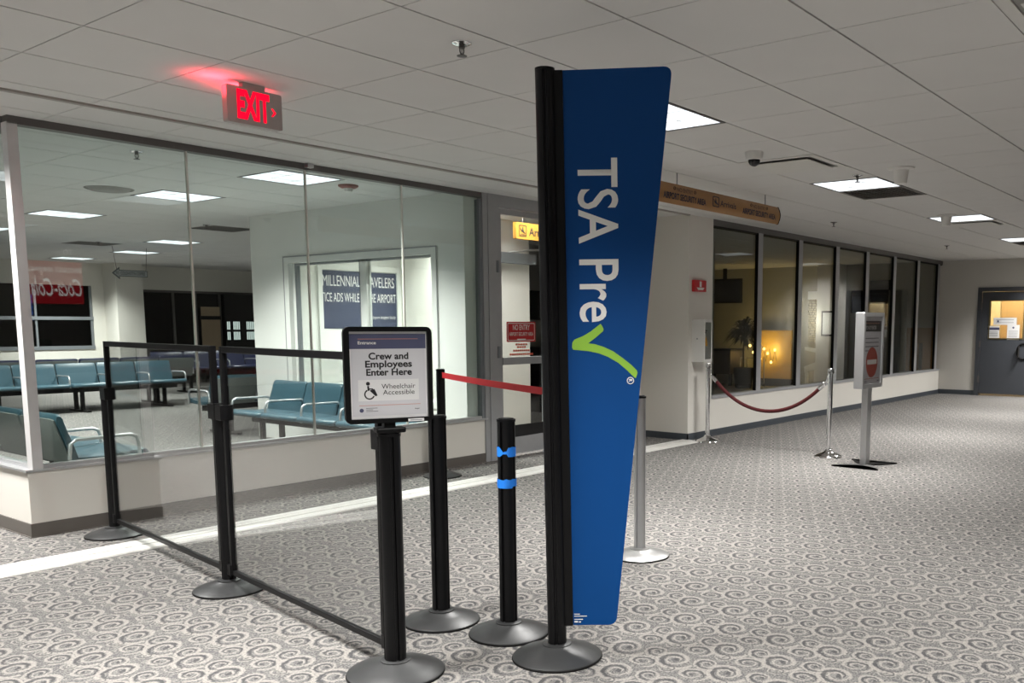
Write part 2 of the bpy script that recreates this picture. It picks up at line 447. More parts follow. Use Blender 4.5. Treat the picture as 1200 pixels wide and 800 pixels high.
tmb = MB().prism([(GAP, GAY), (T - GAP, GAY), (T - GAP, T - GAY), (GAP, T - GAY)], (0, 0, 0), X3, Y3, (0, 0, 0.0088))
proto = tmb.build('ceiling_tile', M_tile, ceil)
fld = MB()
for n, (area, i, j) in enumerate(cells):
    x, y = cell(i, j)
    if n < 298 and area > 25:
        o = proto if n == 0 else proto.copy()
        if n: C.objects.link(o)
        o.location = (x, y, ZC)
    else:
        fld.box(x + GAP, x + T - GAP, y + GAY, y + T - GAY, ZC, ZC + 0.0088)
fo = fld.build('ceiling_tile_field', M_tile, ceil); fo['kind'] = 'stuff'

# dark slot of the security grille across the ceiling, and its track in the floor
tr = struct(MB().box(XW, 8.49, 5.41, 5.445, ZC - 0.012, ZC).build('trim_1', mat('taupe_trim', (0.34, 0.315, 0.29), 0.6)))
MB().box(XW, 8.49, 5.455, 5.475, ZC - 0.006, ZC).build('edge_strip', M_ventwh, tr)
tf = struct(MB().box(XW, 8.49, 5.225, 5.49, 0.0, 0.005).build('trim_2', mat('track_steel', (0.74, 0.73, 0.70), 0.4, 0.25, var=0.1)))
MB().box(XW, 8.49, 5.235, 5.335, 0.005, 0.009).build('track_plate', MATS['track_steel'], tf)
MB().box(XW, 8.49, 5.352, 5.41, 0.005, 0.010).build('track_plate', MATS['track_steel'], tf)
MB().box(XW, 8.49, 5.42, 5.482, 0.005, 0.009).build('track_plate', MATS['track_steel'], tf)
MB().box(XW, 8.49, 5.412, 5.418, 0.005, 0.0085).build('track_slot', M_rubber, tf)

# low wall under the lounge glass: front run and west run
XL, XP = 2.17, 5.82                                # lounge west face, partition west face
wl = struct(MB().box(XL, 6.02, 6.085, 6.215, 0.0, 0.402).build('wall_left', M_paint))
ww = struct(MB().box(XL, XL + 0.13, 6.215, YN, 0.0, 0.402).build('wall_left_side', M_paint))
struct(MB().box(XL - 0.008, 6.02, 6.077, 6.0855, 0.0, 0.085).box(XL - 0.008, 6.02, 6.071, 6.0775, 0.0, 0.006).build('baseboard_left', M_base))
struct(MB().box(XL - 0.008, XL + 0.0005, 6.0855, YN, 0.0, 0.085).box(XL - 0.014, XL - 0.0075, 6.071, YN, 0.0, 0.006).build('baseboard_left_side', M_base))

# window 1: lounge front glazing
w1 = struct(MB().box(2.20, 5.985, 6.075, 6.15, 2.443, ZC).build('window_1', M_bronze))
MB().box(2.155, 6.02, 6.068, 6.225, 0.402, 0.416).box(2.2, 5.985, 6.085, 6.135, 0.416, 0.438).build('sill', M_alu, w1)
MB().box(2.195, 2.252, 6.075, 6.15, 0.416, 2.45).build('corner_post', mat('pale_aluminium', (0.62, 0.61, 0.61), 0.45, 0.2), w1)
MB().box(2.252, 2.258, 6.10, 6.13, 0.438, 2.443).build('gasket', M_rubber, w1)
MB().box(5.955, 5.99, 6.08, 6.14, 0.416, 2.425).build('end_post', M_aludk, w1)
px = [2.252, 3.262, 4.172, 5.087, 5.955]
for k in range(4):
    MB().box(px[k] + 0.003, px[k + 1] - 0.003, 6.103, 6.113, 0.438, 2.444).build('pane', G_lounge, w1)
for k in (1, 2, 3):
    MB().box(px[k] - 0.006, px[k] + 0.006, 6.099, 6.117, 0.438, 2.443).build('glazing_joint', mat('pale_silicone', (0.74, 0.72, 0.66), 0.5), w1)
MB().box(4.15, 4.20, 6.03, 6.08, 2.455, 2.487).build('glass_clip', M_alu, w1)
w2 = struct(MB().box(2.195, 2.27, 6.15, YN, 2.425, ZC).build('window_2', M_bronze))
MB().box(2.155, 2.31, 6.225, YN, 0.402, 0.416).box(2.205, 2.255, 6.15, YN, 0.416, 0.438).build('sill', M_alu, w2)
yy = [6.15, 7.35, 8.55, 9.75, 10.95, 12.15, 13.35, 14.55, 15.75, 16.95, 18.15, YN]
for k in range(11):
    MB().box(2.226, 2.236, yy[k] + 0.003, yy[k + 1] - 0.003, 0.438, 2.43).build('pane', G_lounge, w2)
for k in range(1, 11):
    MB().box(2.222, 2.24, yy[k] - 0.005, yy[k] + 0.005, 0.438, 2.428).build('glazing_joint', M_alu, w2)

# lounge partition with an interior window into the arrivals room
def wall_hole(mb, x0, x1, y0, y1, z1, hy0, hy1, hz0, hz1):
    mb.box(x0, x1, y0, hy0, 0, z1); mb.box(x0, x1, hy1, y1, 0, z1)
    mb.box(x0, x1, hy0, hy1, 0, hz0); mb.box(x0, x1, hy0, hy1, hz1, z1); return mb
ZT = ZC + 0.009
PY0, PY1 = 6.14, 9.60
struct(wall_hole(MB().box(6.02, 11.4, 9.48, 9.60, 0, ZT), XP, 6.02, PY0, PY1, ZT, 6.57, 8.88, 0.55, 1.95).build('wall_partition', M_white))
w3 = struct(MB().box(XP - 0.012, 6.03, 6.50, 6.575, 0.49, 2.015).box(XP - 0.012, 6.03, 8.875, 8.965, 0.49, 2.015)
            .box(XP - 0.012, 6.03, 6.575, 8.875, 1.945, 2.015).box(XP - 0.012, 6.03, 6.575, 8.875, 0.49, 0.555).build('window_3', M_white))
MB().box(XP - 0.016, XP - 0.012, 8.955, 8.965, 0.49, 2.02).box(XP - 0.016, XP - 0.012, 6.497, 6.507, 0.49, 2.02).box(XP - 0.016, XP - 0.012, 6.507, 8.955, 2.008, 2.02).build('edge_strip', M_jamb, w3)
for a, b, m_ in ((6.578, 6.60, M_white), (7.605, 7.705, M_white), (7.707, 7.717, M_aludk), (8.83, 8.872, M_white), (8.818, 8.828, M_aludk)):
    MB().box(XP + 0.04, XP + 0.10, a, b, 0.558, 1.942).build('mullion', m_, w3)
MB().box(XP + 0.04, XP + 0.10, 6.603, 8.815, 1.922, 1.942).build('head_rail', M_jamb, w3)
for a, b in ((6.60, 7.605), (7.717, 8.815)):
    MB().box(XP + 0.066, XP + 0.074, a, b, 0.55, 1.93).build('pane', G_door, w3)

# door frame, glass door and panels right of it up to the step wall
d1 = struct(MB().box(5.99, 6.05, 6.07, 6.16, 0.0, ZC).box(6.05, 6.19, 6.06, 6.16, 0.0, 2.38).box(6.05, 8.49, 6.06, 6.16, 2.38, ZC).build('door_1', M_jamb))
def leaf(x0, x1):
    lf = MB().box(x0, x0 + 0.05, 6.09, 6.135, 0.03, 2.37).box(x1 - 0.05, x1, 6.09, 6.135, 0.03, 2.37).box(x0 + 0.05, x1 - 0.05, 6.09, 6.135, 0.03, 0.205) \
        .box(x0 + 0.05, x1 - 0.05, 6.09, 6.135, 2.32, 2.37).box(x0 + 0.05, x1 - 0.05, 6.08, 6.14, 0.905, 0.975).build('door_leaf', M_jamb, d1)
    MB().box(x0 + 0.05, x1 - 0.05, 6.108, 6.116, 0.205, 0.905).build('pane', G_door, lf)
    MB().box(x0 + 0.05, x1 - 0.05, 6.108, 6.116, 0.975, 2.32).build('pane', G_door, lf)
    MB().tube([(x1 - 0.025, 6.05, 0.35), (x1 - 0.025, 6.05, 2.0)], 0.011, 8).build('pull_bar', M_alu, lf)
    return lf
leaf(6.195, 6.90)
leaf(6.91, 7.62)
for z in (0.33, 1.03, 1.83):
    MB().box(6.150, 6.178, 6.050, 6.060, z - 0.055, z + 0.055).build('hinge', M_aludk, d1)
MB().box(7.63, 7.73, 6.06, 6.16, 0, 2.38).build('jamb', M_jamb, d1)
struct(MB().box(7.73, 8.49, 6.06, 6.16, 0, 2.38).build('wall_door_side', M_paint))

# step wall and column, windows on the right
struct(MB().box(8.494, 9.0, YR, 6.16, 0, ZT).build('wall_column', M_paint))
struct(MB().box(8.482, 8.494, 5.412, 6.06, 0, 0.075).box(8.482, 9.0, 5.412, YR, 0, 0.075).build('baseboard_column', M_slate))
struct(MB().box(9.0, XE, YR, 5.56, 0, 0.435).build('wall_right', M_paint))
struct(MB().box(9.0, XE, 5.412, YR, 0, 0.075).box(9.0, XE, 5.405, 5.412, 0, 0.012).build('baseboard_right', M_slate))
w4 = struct(MB().box(9.0, XE, 5.43, 5.53, 2.42, ZC).build('window_4', M_bronze))
MB().box(9.0, XE, 5.415, 5.545, 0.435, 0.47).build('sill', M_jamb, w4)
mull = [10.10, 11.24, 12.46, 13.61, 14.80, 15.97, 17.10]
for x in mull:
    MB().box(x, x + 0.115, 5.43, 5.476, 0.47, 2.42).build('mullion', M_jamb, w4)
    MB().box(x - 0.006, x, 5.434, 5.476, 0.47, 2.42).build('gasket', M_rubber, w4)
ed = [9.0] + mull
for k in range(7):
    MB().box(ed[k] + (0.115 if k else 0), ed[k + 1] - 0.006, 5.468, 5.476, 0.47, 2.42).build('pane', G_right, w4)
MB().box(9.0, 9.01, 5.43, 5.53, 0.47, 2.42).build('gasket', M_rubber, w4)
MB().box(9.0, XE, 5.44, 5.53, 2.405, 2.42).build('gasket', M_rubber, w4)

# end wall with the dark door
DY0, DY1 = 4.756, 3.62
struct(MB().box(XE, XE + 0.12, YB, DY1, 0, ZT).box(XE, XE + 0.12, DY0, 5.56, 0, ZT).box(XE, XE + 0.12, DY1, DY0, 1.98, ZT).build('wall_far', M_greywall))
struct(MB().box(XE - 0.012, XE, DY0, YR - 0.012, 0, 0.085).build('baseboard_far', M_slate))
d2 = struct(MB().box(XE - 0.03, XE + 0.12, DY0 - 0.075, DY0, 0, 1.98).box(XE - 0.03, XE + 0.12, DY1, DY1 + 0.075, 0, 1.98)
            .box(XE - 0.03, XE + 0.12, DY1 + 0.075, DY0 - 0.075, 1.905, 1.98).build('door_2', M_door))
a, b = DY1 + 0.08, DY0 - 0.08
wy0, wy1, wz0, wz1 = 3.955, 4.53, 1.06, 1.73
lf = MB().box(XE, XE + 0.045, a, wy0, 0.035, 1.90).box(XE, XE + 0.045, wy1, b, 0.035, 1.90).box(XE, XE + 0.045, wy0, wy1, 0.035, wz0) \
    .box(XE, XE + 0.045, wy0, wy1, wz1, 1.90).build('door_leaf', M_door, d2)
wf = MB()
frame_mb(wf, [(wy0 - .02, wz0 - .02), (wy1 + .02, wz0 - .02), (wy1 + .02, wz1 + .02), (wy0 - .02, wz1 + .02)],
         [(wy0, wz0), (wy1, wz0), (wy1, wz1), (wy0, wz1)], (XE - 0.008, 0, 0), Y3, Z3, (0.05, 0, 0))
wf.build('window_frame', mat('brass_bead', (0.16, 0.13, 0.06), 0.4, 0.5), lf)
MB().box(XE + 0.02, XE + 0.026, wy0, wy1, wz0, wz1).build('pane', G_door, lf)
MB().tube([(XE - 0.005, 3.99, 0.93), (XE - 0.07, 3.99, 0.93), (XE - 0.07, 3.99, 0.72), (XE - 0.005, 3.99, 0.72)], 0.014, 8).build('handle', M_chrome, lf)
MB().tube([(XE - 0.004, 3.93 + 0.1 * math.cos(t * PI / 8), 0.82 + 0.14 * math.sin(t * PI / 8)) for t in range(17)], 0.018, 8).build('push_plate', M_rubber, lf)
for z in (0.3, 0.95, 1.65):
    MB().box(XE - 0.036, XE - 0.03, b - 0.01, b + 0.02, z - 0.06, z + 0.06).build('hinge', M_bronze, d2)
# lit room behind the dark door
struct(MB().box(XE + 1.7, XE + 1.8, 3.0, 5.4, 0, ZT).box(XE + 0.12, XE + 1.8, 5.3, 5.4, 0, ZT).box(XE + 0.12, XE + 1.8, 2.9, 3.0, 0, ZT).build('wall_back_room', mat('warm_cream_paint', (0.78, 0.68, 0.47), 0.7, var=0.03)))
struct(MB().box(XE + 1.66, XE + 1.70, 4.35, 4.75, 0, 2.05).build('door_3', mat('tan_door', (0.55, 0.38, 0.20), 0.5)))

# outer walls
struct(MB().box(XW - 0.1, XE, YB - 0.1, YB, 0, ZT).build('wall_back', mat('shopfront_grey', (0.30, 0.29, 0.28), 0.7, var=0.1)))
struct(MB().box(XW - 0.1, XW, YB, YN, 0, ZT).build('wall_west', M_paint))
# lounge end wall: left run with a band of dark windows, pillar, right run almost all dark glass
struct(MB().box(XW, 8.33, YN, YN + 0.15, 0, 0.80).box(XW, 8.33, YN, YN + 0.15, 2.04, ZT).box(8.33, 9.2, YN, YN + 0.15, 0, ZT).box(XW, 2.3, YN, YN + 0.15, 0.8, 2.04).box(9.2, 14.0, YN, YN + 0.15, 2.0, ZT).build('wall_lounge_end', M_paint))
struct(MB().box(8.56, 9.08, 18.95, YN, 0, ZT).build('wall_pillar', M_paint))
w5 = struct(MB().box(2.3, 8.33, YN - 0.02, YN + 0.08, 0.78, 0.85).box(2.3, 8.33, YN - 0.02, YN + 0.06, 1.36, 1.425).build('window_5', M_aludk))
for x in (3.2, 4.2, 5.2, 6.2, 7.3, 8.3):
    MB().box(x - 0.02, x + 0.02, YN, YN + 0.06, 0.85, 2.04).build('mullion', M_aludk, w5)
for k, (xa, xb) in enumerate(zip((2.3, 3.2, 4.2, 5.2, 6.2, 7.3), (3.2, 4.2, 5.2, 6.2, 7.3, 8.3))):
    MB().box(xa + 0.02, xb - 0.02, YN + 0.03, YN + 0.036, 0.85, 2.04).build('pane', G_dark, w5)
w6 = struct(MB().box(9.2, 14.0, YN + 0.02, YN + 0.10, 1.95, 2.0).box(9.2, 14.0, YN + 0.02, YN + 0.10, 0, 0.06).build('window_6', M_bronze))
for x in (9.2, 9.95, 10.45, 11.0, 11.45, 11.9, 12.6, 13.3):
    MB().box(x, x + 0.05, YN + 0.02, YN + 0.10, 0.06, 1.95).build('mullion', M_bronze, w6)
for xa, xb in ((9.25, 9.95), (10.0, 10.45), (10.5, 11.0), (11.05, 11.45), (11.5, 11.9), (11.95, 12.6), (12.65, 13.3)):
    MB().box(xa, xb, YN + 0.05, YN + 0.056, 0.06, 1.95).build('pane', G_dark, w6)
# dark space outside those windows
struct(MB().box(XW, 14.0, YN + 1.6, YN + 1.7, 0, ZT).box(XW, 14.0, YN + 0.15, YN + 1.7, -0.1, 0.0).box(XW, 14.0, YN + 0.15, YN + 1.7, ZT, ZT + .1).build('wall_outside', M_dkglass_back))
# walls of the dim room behind the right-hand windows, arrivals room and lounge east side
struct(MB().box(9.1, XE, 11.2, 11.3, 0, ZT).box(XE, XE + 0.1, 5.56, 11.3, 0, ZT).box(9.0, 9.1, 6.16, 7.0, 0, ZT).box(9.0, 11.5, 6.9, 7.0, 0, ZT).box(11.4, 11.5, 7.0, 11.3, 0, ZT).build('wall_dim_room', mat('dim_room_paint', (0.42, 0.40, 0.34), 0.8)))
struct(MB().box(13.9, 14.0, 11.3, YN, 0, ZT).box(9.0, 13.9, 11.3, 11.4, 0, ZT).build('wall_lounge_east', M_paint))
struct(MB().box(6.02, 7.45, 9.0, 9.12, 0, ZT).build('wall_poster', M_white))
struct(MB().box(7.45, 8.08, 7.42, 9.12, 0, ZT).build('wall_block', M_paint))
struct(MB().box(7.44, 8.09, 7.408, 7.42, 0, 0.10).build('baseboard_block', M_base))
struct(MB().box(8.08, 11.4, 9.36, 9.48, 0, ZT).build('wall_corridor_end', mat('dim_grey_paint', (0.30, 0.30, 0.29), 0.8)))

# ------------------------------------------------------------------ ceiling fixtures
DIM = {(9, 5): 0.22, (7, 6): 0.55, (8, 7): 0.5}     # arrivals room: seen lamp turned down, the other two are added fill
def ceiling_light(i, j, label, group='square ceiling lights'):
    x, y = cell(i, j); h = T / 2
    t = thing('ceiling_light', label, 'ceiling light', (x + h, y + h, ZC), 0, group)
    mb = MB(); sq = lambda a: [(-a, -a), (a, -a), (a, a), (-a, a)]
    frame_mb(mb, sq(h - 0.002), sq(h - 0.020), (0, 0, -0.003), X3, Y3, (0, 0, 0.011))
    mb.build('frame', M_bronze, t)
    ln = MB().prism(sq(h - 0.020), (0, 0, 0.001), X3, Y3, (0, 0, 0.005)).build('lens', E_lamp, t)
    for k in (-1, 1):
        MB().box(k * 0.1 - 0.002, k * 0.1 + 0.002, -h + 0.02, h - 0.02, -0.001, 0.001).build('lens_rib', M_ventwh, ln)
        MB().box(-h + 0.02, h - 0.02, k * 0.1 - 0.002, k * 0.1 + 0.002, -0.001, 0.001).build('lens_rib', M_ventwh, ln)
    la = bpy.data.lights.new('lamp', 'AREA'); la.shape = 'SQUARE'; la.size = T - 0.06; la.energy = LAMP_W * DIM.get((i, j), 1.0); la.color = LAMP_COL; la.spread = LAMP_SPREAD
    lo = bpy.data.objects.new('lamp', la); C.objects.link(lo); lo.parent = t; lo.location = (0, 0, -0.006)
    return t
for (i, j), lb in SEEN_LIGHTS.items(): ceiling_light(i, j, lb)
for i, j in UNSEEN_LIGHTS: ceiling_light(i, j, 'unseen square ceiling light beyond the picture, two of the set added as fill', 'ceiling lights out of the picture')

def diffuser(i, j, label):
    x, y = cell(i, j); h = T / 2; sq = lambda a: [(-a, -a), (a, -a), (a, a), (-a, a)]
    t = thing('air_diffuser', label, 'air vent', (x + h, y + h, ZC), 0)
    mb = MB(); frame_mb(mb, sq(h - 0.003), sq(h - 0.055), (0, 0, -0.004), X3, Y3, (0, 0, 0.012)); mb.build('frame', M_ventwh, t)
    MB().prism(sq(h - 0.05), (0, 0, 0.004), X3, Y3, (0, 0, 0.004)).build('throat', M_vent, t)
    MB().prism(sq(h - 0.085), (0, 0, -0.016), X3, Y3, (0, 0, 0.005)).build('centre_plate', M_ventwh, t)
    return t
diffuser(7, -1, 'white square air diffuser with a centre plate beside the dome camera')
diffuser(3, -5, 'air diffuser cut off by the top right corner of the picture')
diffuser(15, -1, 'white air diffuser just behind the light with the cone sensor')
def grille(i, j, label):
    x, y = cell(i, j); h = T / 2; sq = lambda a: [(-a, -a), (a, -a), (a, a), (-a, a)]
    t = thing('return_grille', label, 'air vent', (x + h, y + h, ZC), 0)
    mb = MB(); frame_mb(mb, sq(h - 0.003), sq(h - 0.02), (0, 0, -0.003), X3, Y3, (0, 0, 0.011)); mb.build('frame', M_vent, t)
    g = MB()
    for k in range(14):
        a = -h + 0.03 + k * (2 * h - 0.06) / 13
        g.obox((0, a, 0.002), (1, 0, 0), (0, 0.8, 0.6), (0, -0.6, 0.8), h - 0.02, 0.010, 0.001)
    g.build('louver', M_vent, t)
    MB().prism(sq(h - 0.02), (0, 0, 0.0075), X3, Y3, (0, 0, 0.001)).build('backing', M_base, t)
grille(10, -1, 'dark grey return grille right behind a lit ceiling light')
grille(20, -1, 'far dark grey return grille behind the last hall light')
grille(7, 18, 'dark return grille over the lounge left of the arrow sign')
grille(7, 12, 'dark return grille over the lounge beside the white partition corner')
def sprinkler(x, y, label):
    t = thing('sprinkler', label, 'sprinkler', (x, y, ZC), 0, 'ceiling sprinklers')
    MB().lathe([(0.042, 0), (0.042, -0.004), (0.030, -0.010), (0.016, -0.010)], n=20).build('escutcheon', M_chrome, t, 40)
    MB().lathe([(0.012, -0.008), (0.014, -0.022), (0.008, -0.024)], n=10).tube([(-0.011, 0, -0.02), (-0.012, 0, -0.036), (-0.005, 0, -0.05), (0, 0, -0.052)], 0.0028, 6) \
        .tube([(0.011, 0, -0.02), (0.012, 0, -0.036), (0.005, 0, -0.05), (0, 0, -0.052)], 0.0028, 6).tube([(0, 0, -0.02), (0, 0, -0.05)], 0.002, 6).build('yoke', M_bronze, t, 40)
    MB().lathe([(0.004, -0.050), (0.022, -0.054), (0.022, -0.056), (0.002, -0.057)], n=14).build('deflector', M_bronze, t, 40)
sprinkler(2.815, 2.96, 'sprinkler head with a bright ring on the ceiling left of the blue sign')
sprinkler(7.066, 2.92, 'sprinkler head in front of the lit light near the dome camera')
sprinkler(10.08, 4.44, 'small sprinkler head right of the hanging amber banner')
sprinkler(13.99, 4.33, 'far sprinkler head near the end of the window wall')
sprinkler(3.18, 6.61, 'sprinkler head in the lounge close behind the top of the glass')
sprinkler(6.25, 14.3, 'sprinkler head at the dark lounge grille left of the arrow sign')
sprinkler(5.95, 10.75, 'sprinkler head in the lounge beside the partition corner')

t = thing('dome_camera', 'white dome camera with a black bubble under the hall ceiling', 'camera', (5.721, 3.125, ZC))
MB().lathe([(0.062, 0), (0.064, -0.012), (0.055, -0.05), (0.046, -0.055)], n=28).build('housing', M_plastic, t, 35)
MB().lathe([(0.043, -0.052), (0.041, -0.068), (0.032, -0.085), (0.016, -0.096), (0.0, -0.099)], n=28).build('bubble', M_screen, t, 60)
for x, y, lb in ((6.957, 2.526, 'white cone-shaped ceiling sensor right of the near lit light'), (10.15, 3.16, 'white cone-shaped ceiling sensor covering a corner of a lit light')):
    t = thing('cone_sensor', lb, 'ceiling sensor', (x, y, ZC))
    MB().lathe([(0.10, 0), (0.10, -0.008), (0.062, -0.018), (0.058, -0.03), (0.045, -0.115), (0.038, -0.12), (0, -0.12)], n=28).build('cone', M_plastic, t, 35)
    MB().lathe([(0.104, 0), (0.104, -0.004), (0.099, -0.005)], n=28).build('flange', M_plastic, t, 35)
t = thing('smoke_detector', 'red-brown round detector with a clear strobe on the lounge ceiling', 'smoke detector', (5.014, 6.714, ZC))
MB().lathe([(0.085, 0), (0.085, -0.012), (0.06, -0.026), (0.04, -0.026)], n=28).build('housing', M_reddev, t, 35)
MB().lathe([(0.040, -0.024), (0.034, -0.055), (0.018, -0.060), (0, -0.060)], n=20).build('strobe', M_plastic, t, 35)
t = thing('round_diffuser', 'grey round air diffuser on the lounge ceiling', 'air vent', (3.892, 8.627, ZC))
MB().lathe([(0.20, 0), (0.20, -0.004), (0.185, -0.008), (0.18, 0.0)], n=36).build('rim', M_vent, t, 35)
MB().lathe([(0.176, -0.002), (0.15, -0.02), (0.08, -0.024), (0, -0.024)], n=36).build('cone', M_vent, t, 35)
for x, y, lb in ((5.9, 9.9, 'black speaker dot'), ):
    pass

# exit sign
E_red = emit('exit_led', (1.0, 0.002, 0.02), 1.25)
t = thing('exit_sign', 'grey exit sign with glowing red letters under the ceiling', 'exit sign', (2.668, 4.30, 2.373))
hs = MB().prism(rrect(-0.150, 0.150, -0.090, 0.088, 0.010, 3), (0, 0, 0), X3, Z3, (0, 0.042, 0)).build('housing', M_housing, t)
MB().box(-0.06, 0.06, 0.004, 0.04, 0.086, 0.1145).build('canopy', M_housing, t)
for nm, pr in (('face', 0),):
    lettering('EXIT', 0.125, E_red, hs, (-0.098, -0.0005, -0.058), X3, Z3, width=0.178, bold=0.05, lift=0.0008)
    MB().prism([(0.088, 0.012), (0.098, 0.012), (0.116, -0.008), (0.098, -0.028), (0.088, -0.028), (0.102, -0.008)], (0, -0.0012, 0), X3, Z3, (0, 0.0008, 0)).build('chevron', E_red, hs)
    lettering('EXIT', 0.125, E_red, hs, (0.098, 0.0425, -0.058), -X3, Z3, width=0.178, bold=0.05, lift=0.0008)
for x, y, e in ((-0.20, 0.02, 2.2), (0.0, 0.10, 3.0)):          # red light leaking upwards from the housing
    la = bpy.data.lights.new('led_glow', 'SPOT'); la.color = (1.0, 0.03, 0.06); la.energy = e; la.shadow_soft_size = 0.02; la.spot_size = math.radians(150); la.spot_blend = 0.8
    lo = bpy.data.objects.new('led_glow', la); C.objects.link(lo); lo.parent = t; lo.location = (x, y, 0.015); lo.rotation_euler = (PI, 0, 0)

# hanging amber banner
t = thing('hanging_banner', 'amber curved hanging banner with no entry and arrivals wording', 'sign', (6.88, 4.04, 2.318))
prof = [(-0.010 - 0.022 * math.cos(a * PI / 2), 0.078 * a) for a in [k / 6 for k in range(-6, 7)]]
poly = prof + [(0.004 + y * 0 + 0.0, z) for y, z in reversed(prof)]
MB().prism(poly, (-1.14, 0, 0), Y3, Z3, (2.12, 0, 0)).build('blade', M_wood, t, 40)
endp = [(y * 1.12 - 0.002, z * 1.04) for y, z in prof] + [(0.007, z * 1.04) for y, z in reversed(prof)]
for x in (0.98, -1.146):
    MB().prism(endp, (x, 0, 0), Y3, Z3, (0.007, 0, 0)).build('end_cap', M_rubber, t)
for x in (-0.745, 0.742):
    MB().tube([(x, 0, 0.07), (x, 0, 0.168)], 0.004, 8).build('hanger', M_aludk, t)
bl = t
NAVYINK = mat('dark_navy_print', (0.02, 0.022, 0.05), 0.6)
FADE = mat('faded_brown_print', (0.13, 0.07, 0.05), 0.6)
def banner_block(xc):
    lettering('AIRPORT SECURITY AREA', 0.046, NAVYINK, bl, (xc, -0.0335, -0.046), X3, Z3, width=0.63, align='C', bold=0.03)
    lettering('NO ENTRY', 0.032, FADE, bl, (xc, -0.0325, 0.018), X3, (0, 0.16, 1), width=0.235, align='C', lift=0.001, bold=0.02)
    for s in (-1, 1):
        mb = MB(); frame_mb(mb, circ(xc + s * 0.15, 0.04, 0.015, 8), circ(xc + s * 0.15, 0.04, 0.010, 8), (0, -0.0318, 0), X3, Z3, (0, 0.004, 0)); mb.build('icon', FADE, bl)
banner_block(-0.67); banner_block(0.575)
lettering('Arrivals', 0.048, NAVYINK, bl, (-0.125, -0.0335, -0.026), X3, Z3, width=0.27, bold=0.01)
mb = MB(); frame_mb(mb, rrect(-0.055, 0.045, -0.04, 0.045, 0.008, 2), rrect(-0.049, 0.039, -0.034, 0.039, 0.006, 2), (-0.19, -0.0345, 0), X3, Z3, (0, 0.003, 0))
mb.prism([(-0.04, 0.02), (-0.03, 0.012), (-0.012, 0.004), (-0.01, 0.03), (0.004, 0.0), (0.03, -0.012), (0.028, -0.02), (-0.02, -0.008)], (-0.19, -0.0345, 0), X3, Z3, (0, 0.003, 0))
mb.build('icon', NAVYINK, bl)

# amber arrivals sign in the room behind the glass door
t = thing('arrivals_sign', 'small amber arrivals sign seen through the glass door', 'sign', (7.40, 7.0, 2.325))
MB().box(0.02, 1.05, 0.0, 0.05, -0.09, 0.09).build('panel', M_yellow, t)
mb = MB(); frame_mb(mb, rrect(0.065, 0.185, -0.06, 0.062, 0.012, 2), rrect(0.072, 0.178, -0.053, 0.055, 0.010, 2), (0, -0.003, 0), X3, Z3, (0, 0.003, 0))
mb.prism([(0.08, 0.03), (0.09, 0.028), (0.10, 0.012), (0.115, 0.006), (0.12, 0.04), (0.13, 0.036), (0.138, -0.004), (0.165, -0.022), (0.163, -0.032), (0.10, -0.006)], (0, -0.003, 0), X3, Z3, (0, 0.003, 0))
mb.box(0.085, 0.165, -0.003, 0, -0.044, -0.038)
mb.build('icon', M_ink, t)
lettering('Arrivals', 0.085, M_ink, t, (0.225, -0.001, -0.045), X3, Z3, bold=0.02)
for x in (0.15, 0.9):
    MB().tube([(x, 0.025, 0.09), (x, 0.025, 0.1625)], 0.006, 8).build('hanger', M_aludk, t)

# ------------------------------------------------------------------ door stickers, wall fittings
t = thing('door_sign', 'red no entry sign stuck on the glass door', 'sign', (6.525, 6.106, 1.22))
MB().prism(rrect(-0.205, 0.205, -0.098, 0.098, 0.012, 3), (0, 0, 0), X3, Z3, (0, -0.002, 0)).build('plate', M_redpaint, t)
mb = MB(); frame_mb(mb, rrect(-0.192, 0.192, -0.085, 0.085, 0.012, 3), rrect(-0.186, 0.186, -0.079, 0.079, 0.010, 3), (0, -0.0025, 0), X3, Z3, (0, 0.001, 0)); mb.build('border', M_letter, t)
lettering('NO ENTRY', 0.05, M_letter, t, (0, -0.0025, 0.018), X3, Z3, width=0.24, align='C', bold=0.01)
lettering('AIRPORT SECURITY AREA', 0.034, M_letter, t, (0, -0.0025, -0.038), X3, Z3, width=0.34, align='C', bold=0.01)
MB().box(-0.06, 0.06, -0.0035, -0.002, -0.083, -0.068).build('small_print', M_letter, t)
t = thing('door_notice', 'lines of orange-red lettering on the glass under the no entry sign', 'notice', (6.53, 6.107, 1.05))
for z, wd in ((0.047, 0.17), (0.022, 0.13), (-0.012, 0.24), (-0.048, 0.34)):
    n = max(3, int(wd / 0.03)); mb = MB(); x = -wd / 2
    for k in range(n):
        mb.prism(rrect(x, x + wd / n - 0.006, z - 0.010, z + 0.010, 0.003, 1), (0, 0, 0), X3, Z3, (0, -0.001, 0)); x += wd / n
    mb.build('letter_line', M_redvinyl, t)

t = thing('door_operator', 'grey box and arm of the door operator over the beige wall block', 'door operator', (7.75, 7.40, 2.05))
MB().box(-0.31, 0.33, -0.10, 0.005, -0.06, 0.06, 0.008).build('cover', M_aludk, t)
MB().tube([(-0.1, -0.05, 0.06), (0.15, -0.10, 0.10), (0.65, -0.14, 0.13)], 0.012, 8).build('arm', M_alu, t)
t = thing('wall_monitor', 'black wall monitor deep behind the glass door', 'monitor', (10.35, 9.36, 1.58))
MB().box(-0.45, 0.45, -0.06, 0, -0.22, 0.22, 0.01).build('case', M_rubber, t)
MB().box(-0.43, 0.43, -0.064, -0.06, -0.20, 0.20).build('screen', M_screen, t)
t = thing('dark_doorway', 'black box standing in for a dark doorway behind the glass door', 'doorway', (10.4, 9.1, 0))
MB().box(-0.5, 0.5, -0.2, 0.24, 0.0, 0.95, 0.01).build('body', M_rubber, t)  # black box put in for the dark door opening
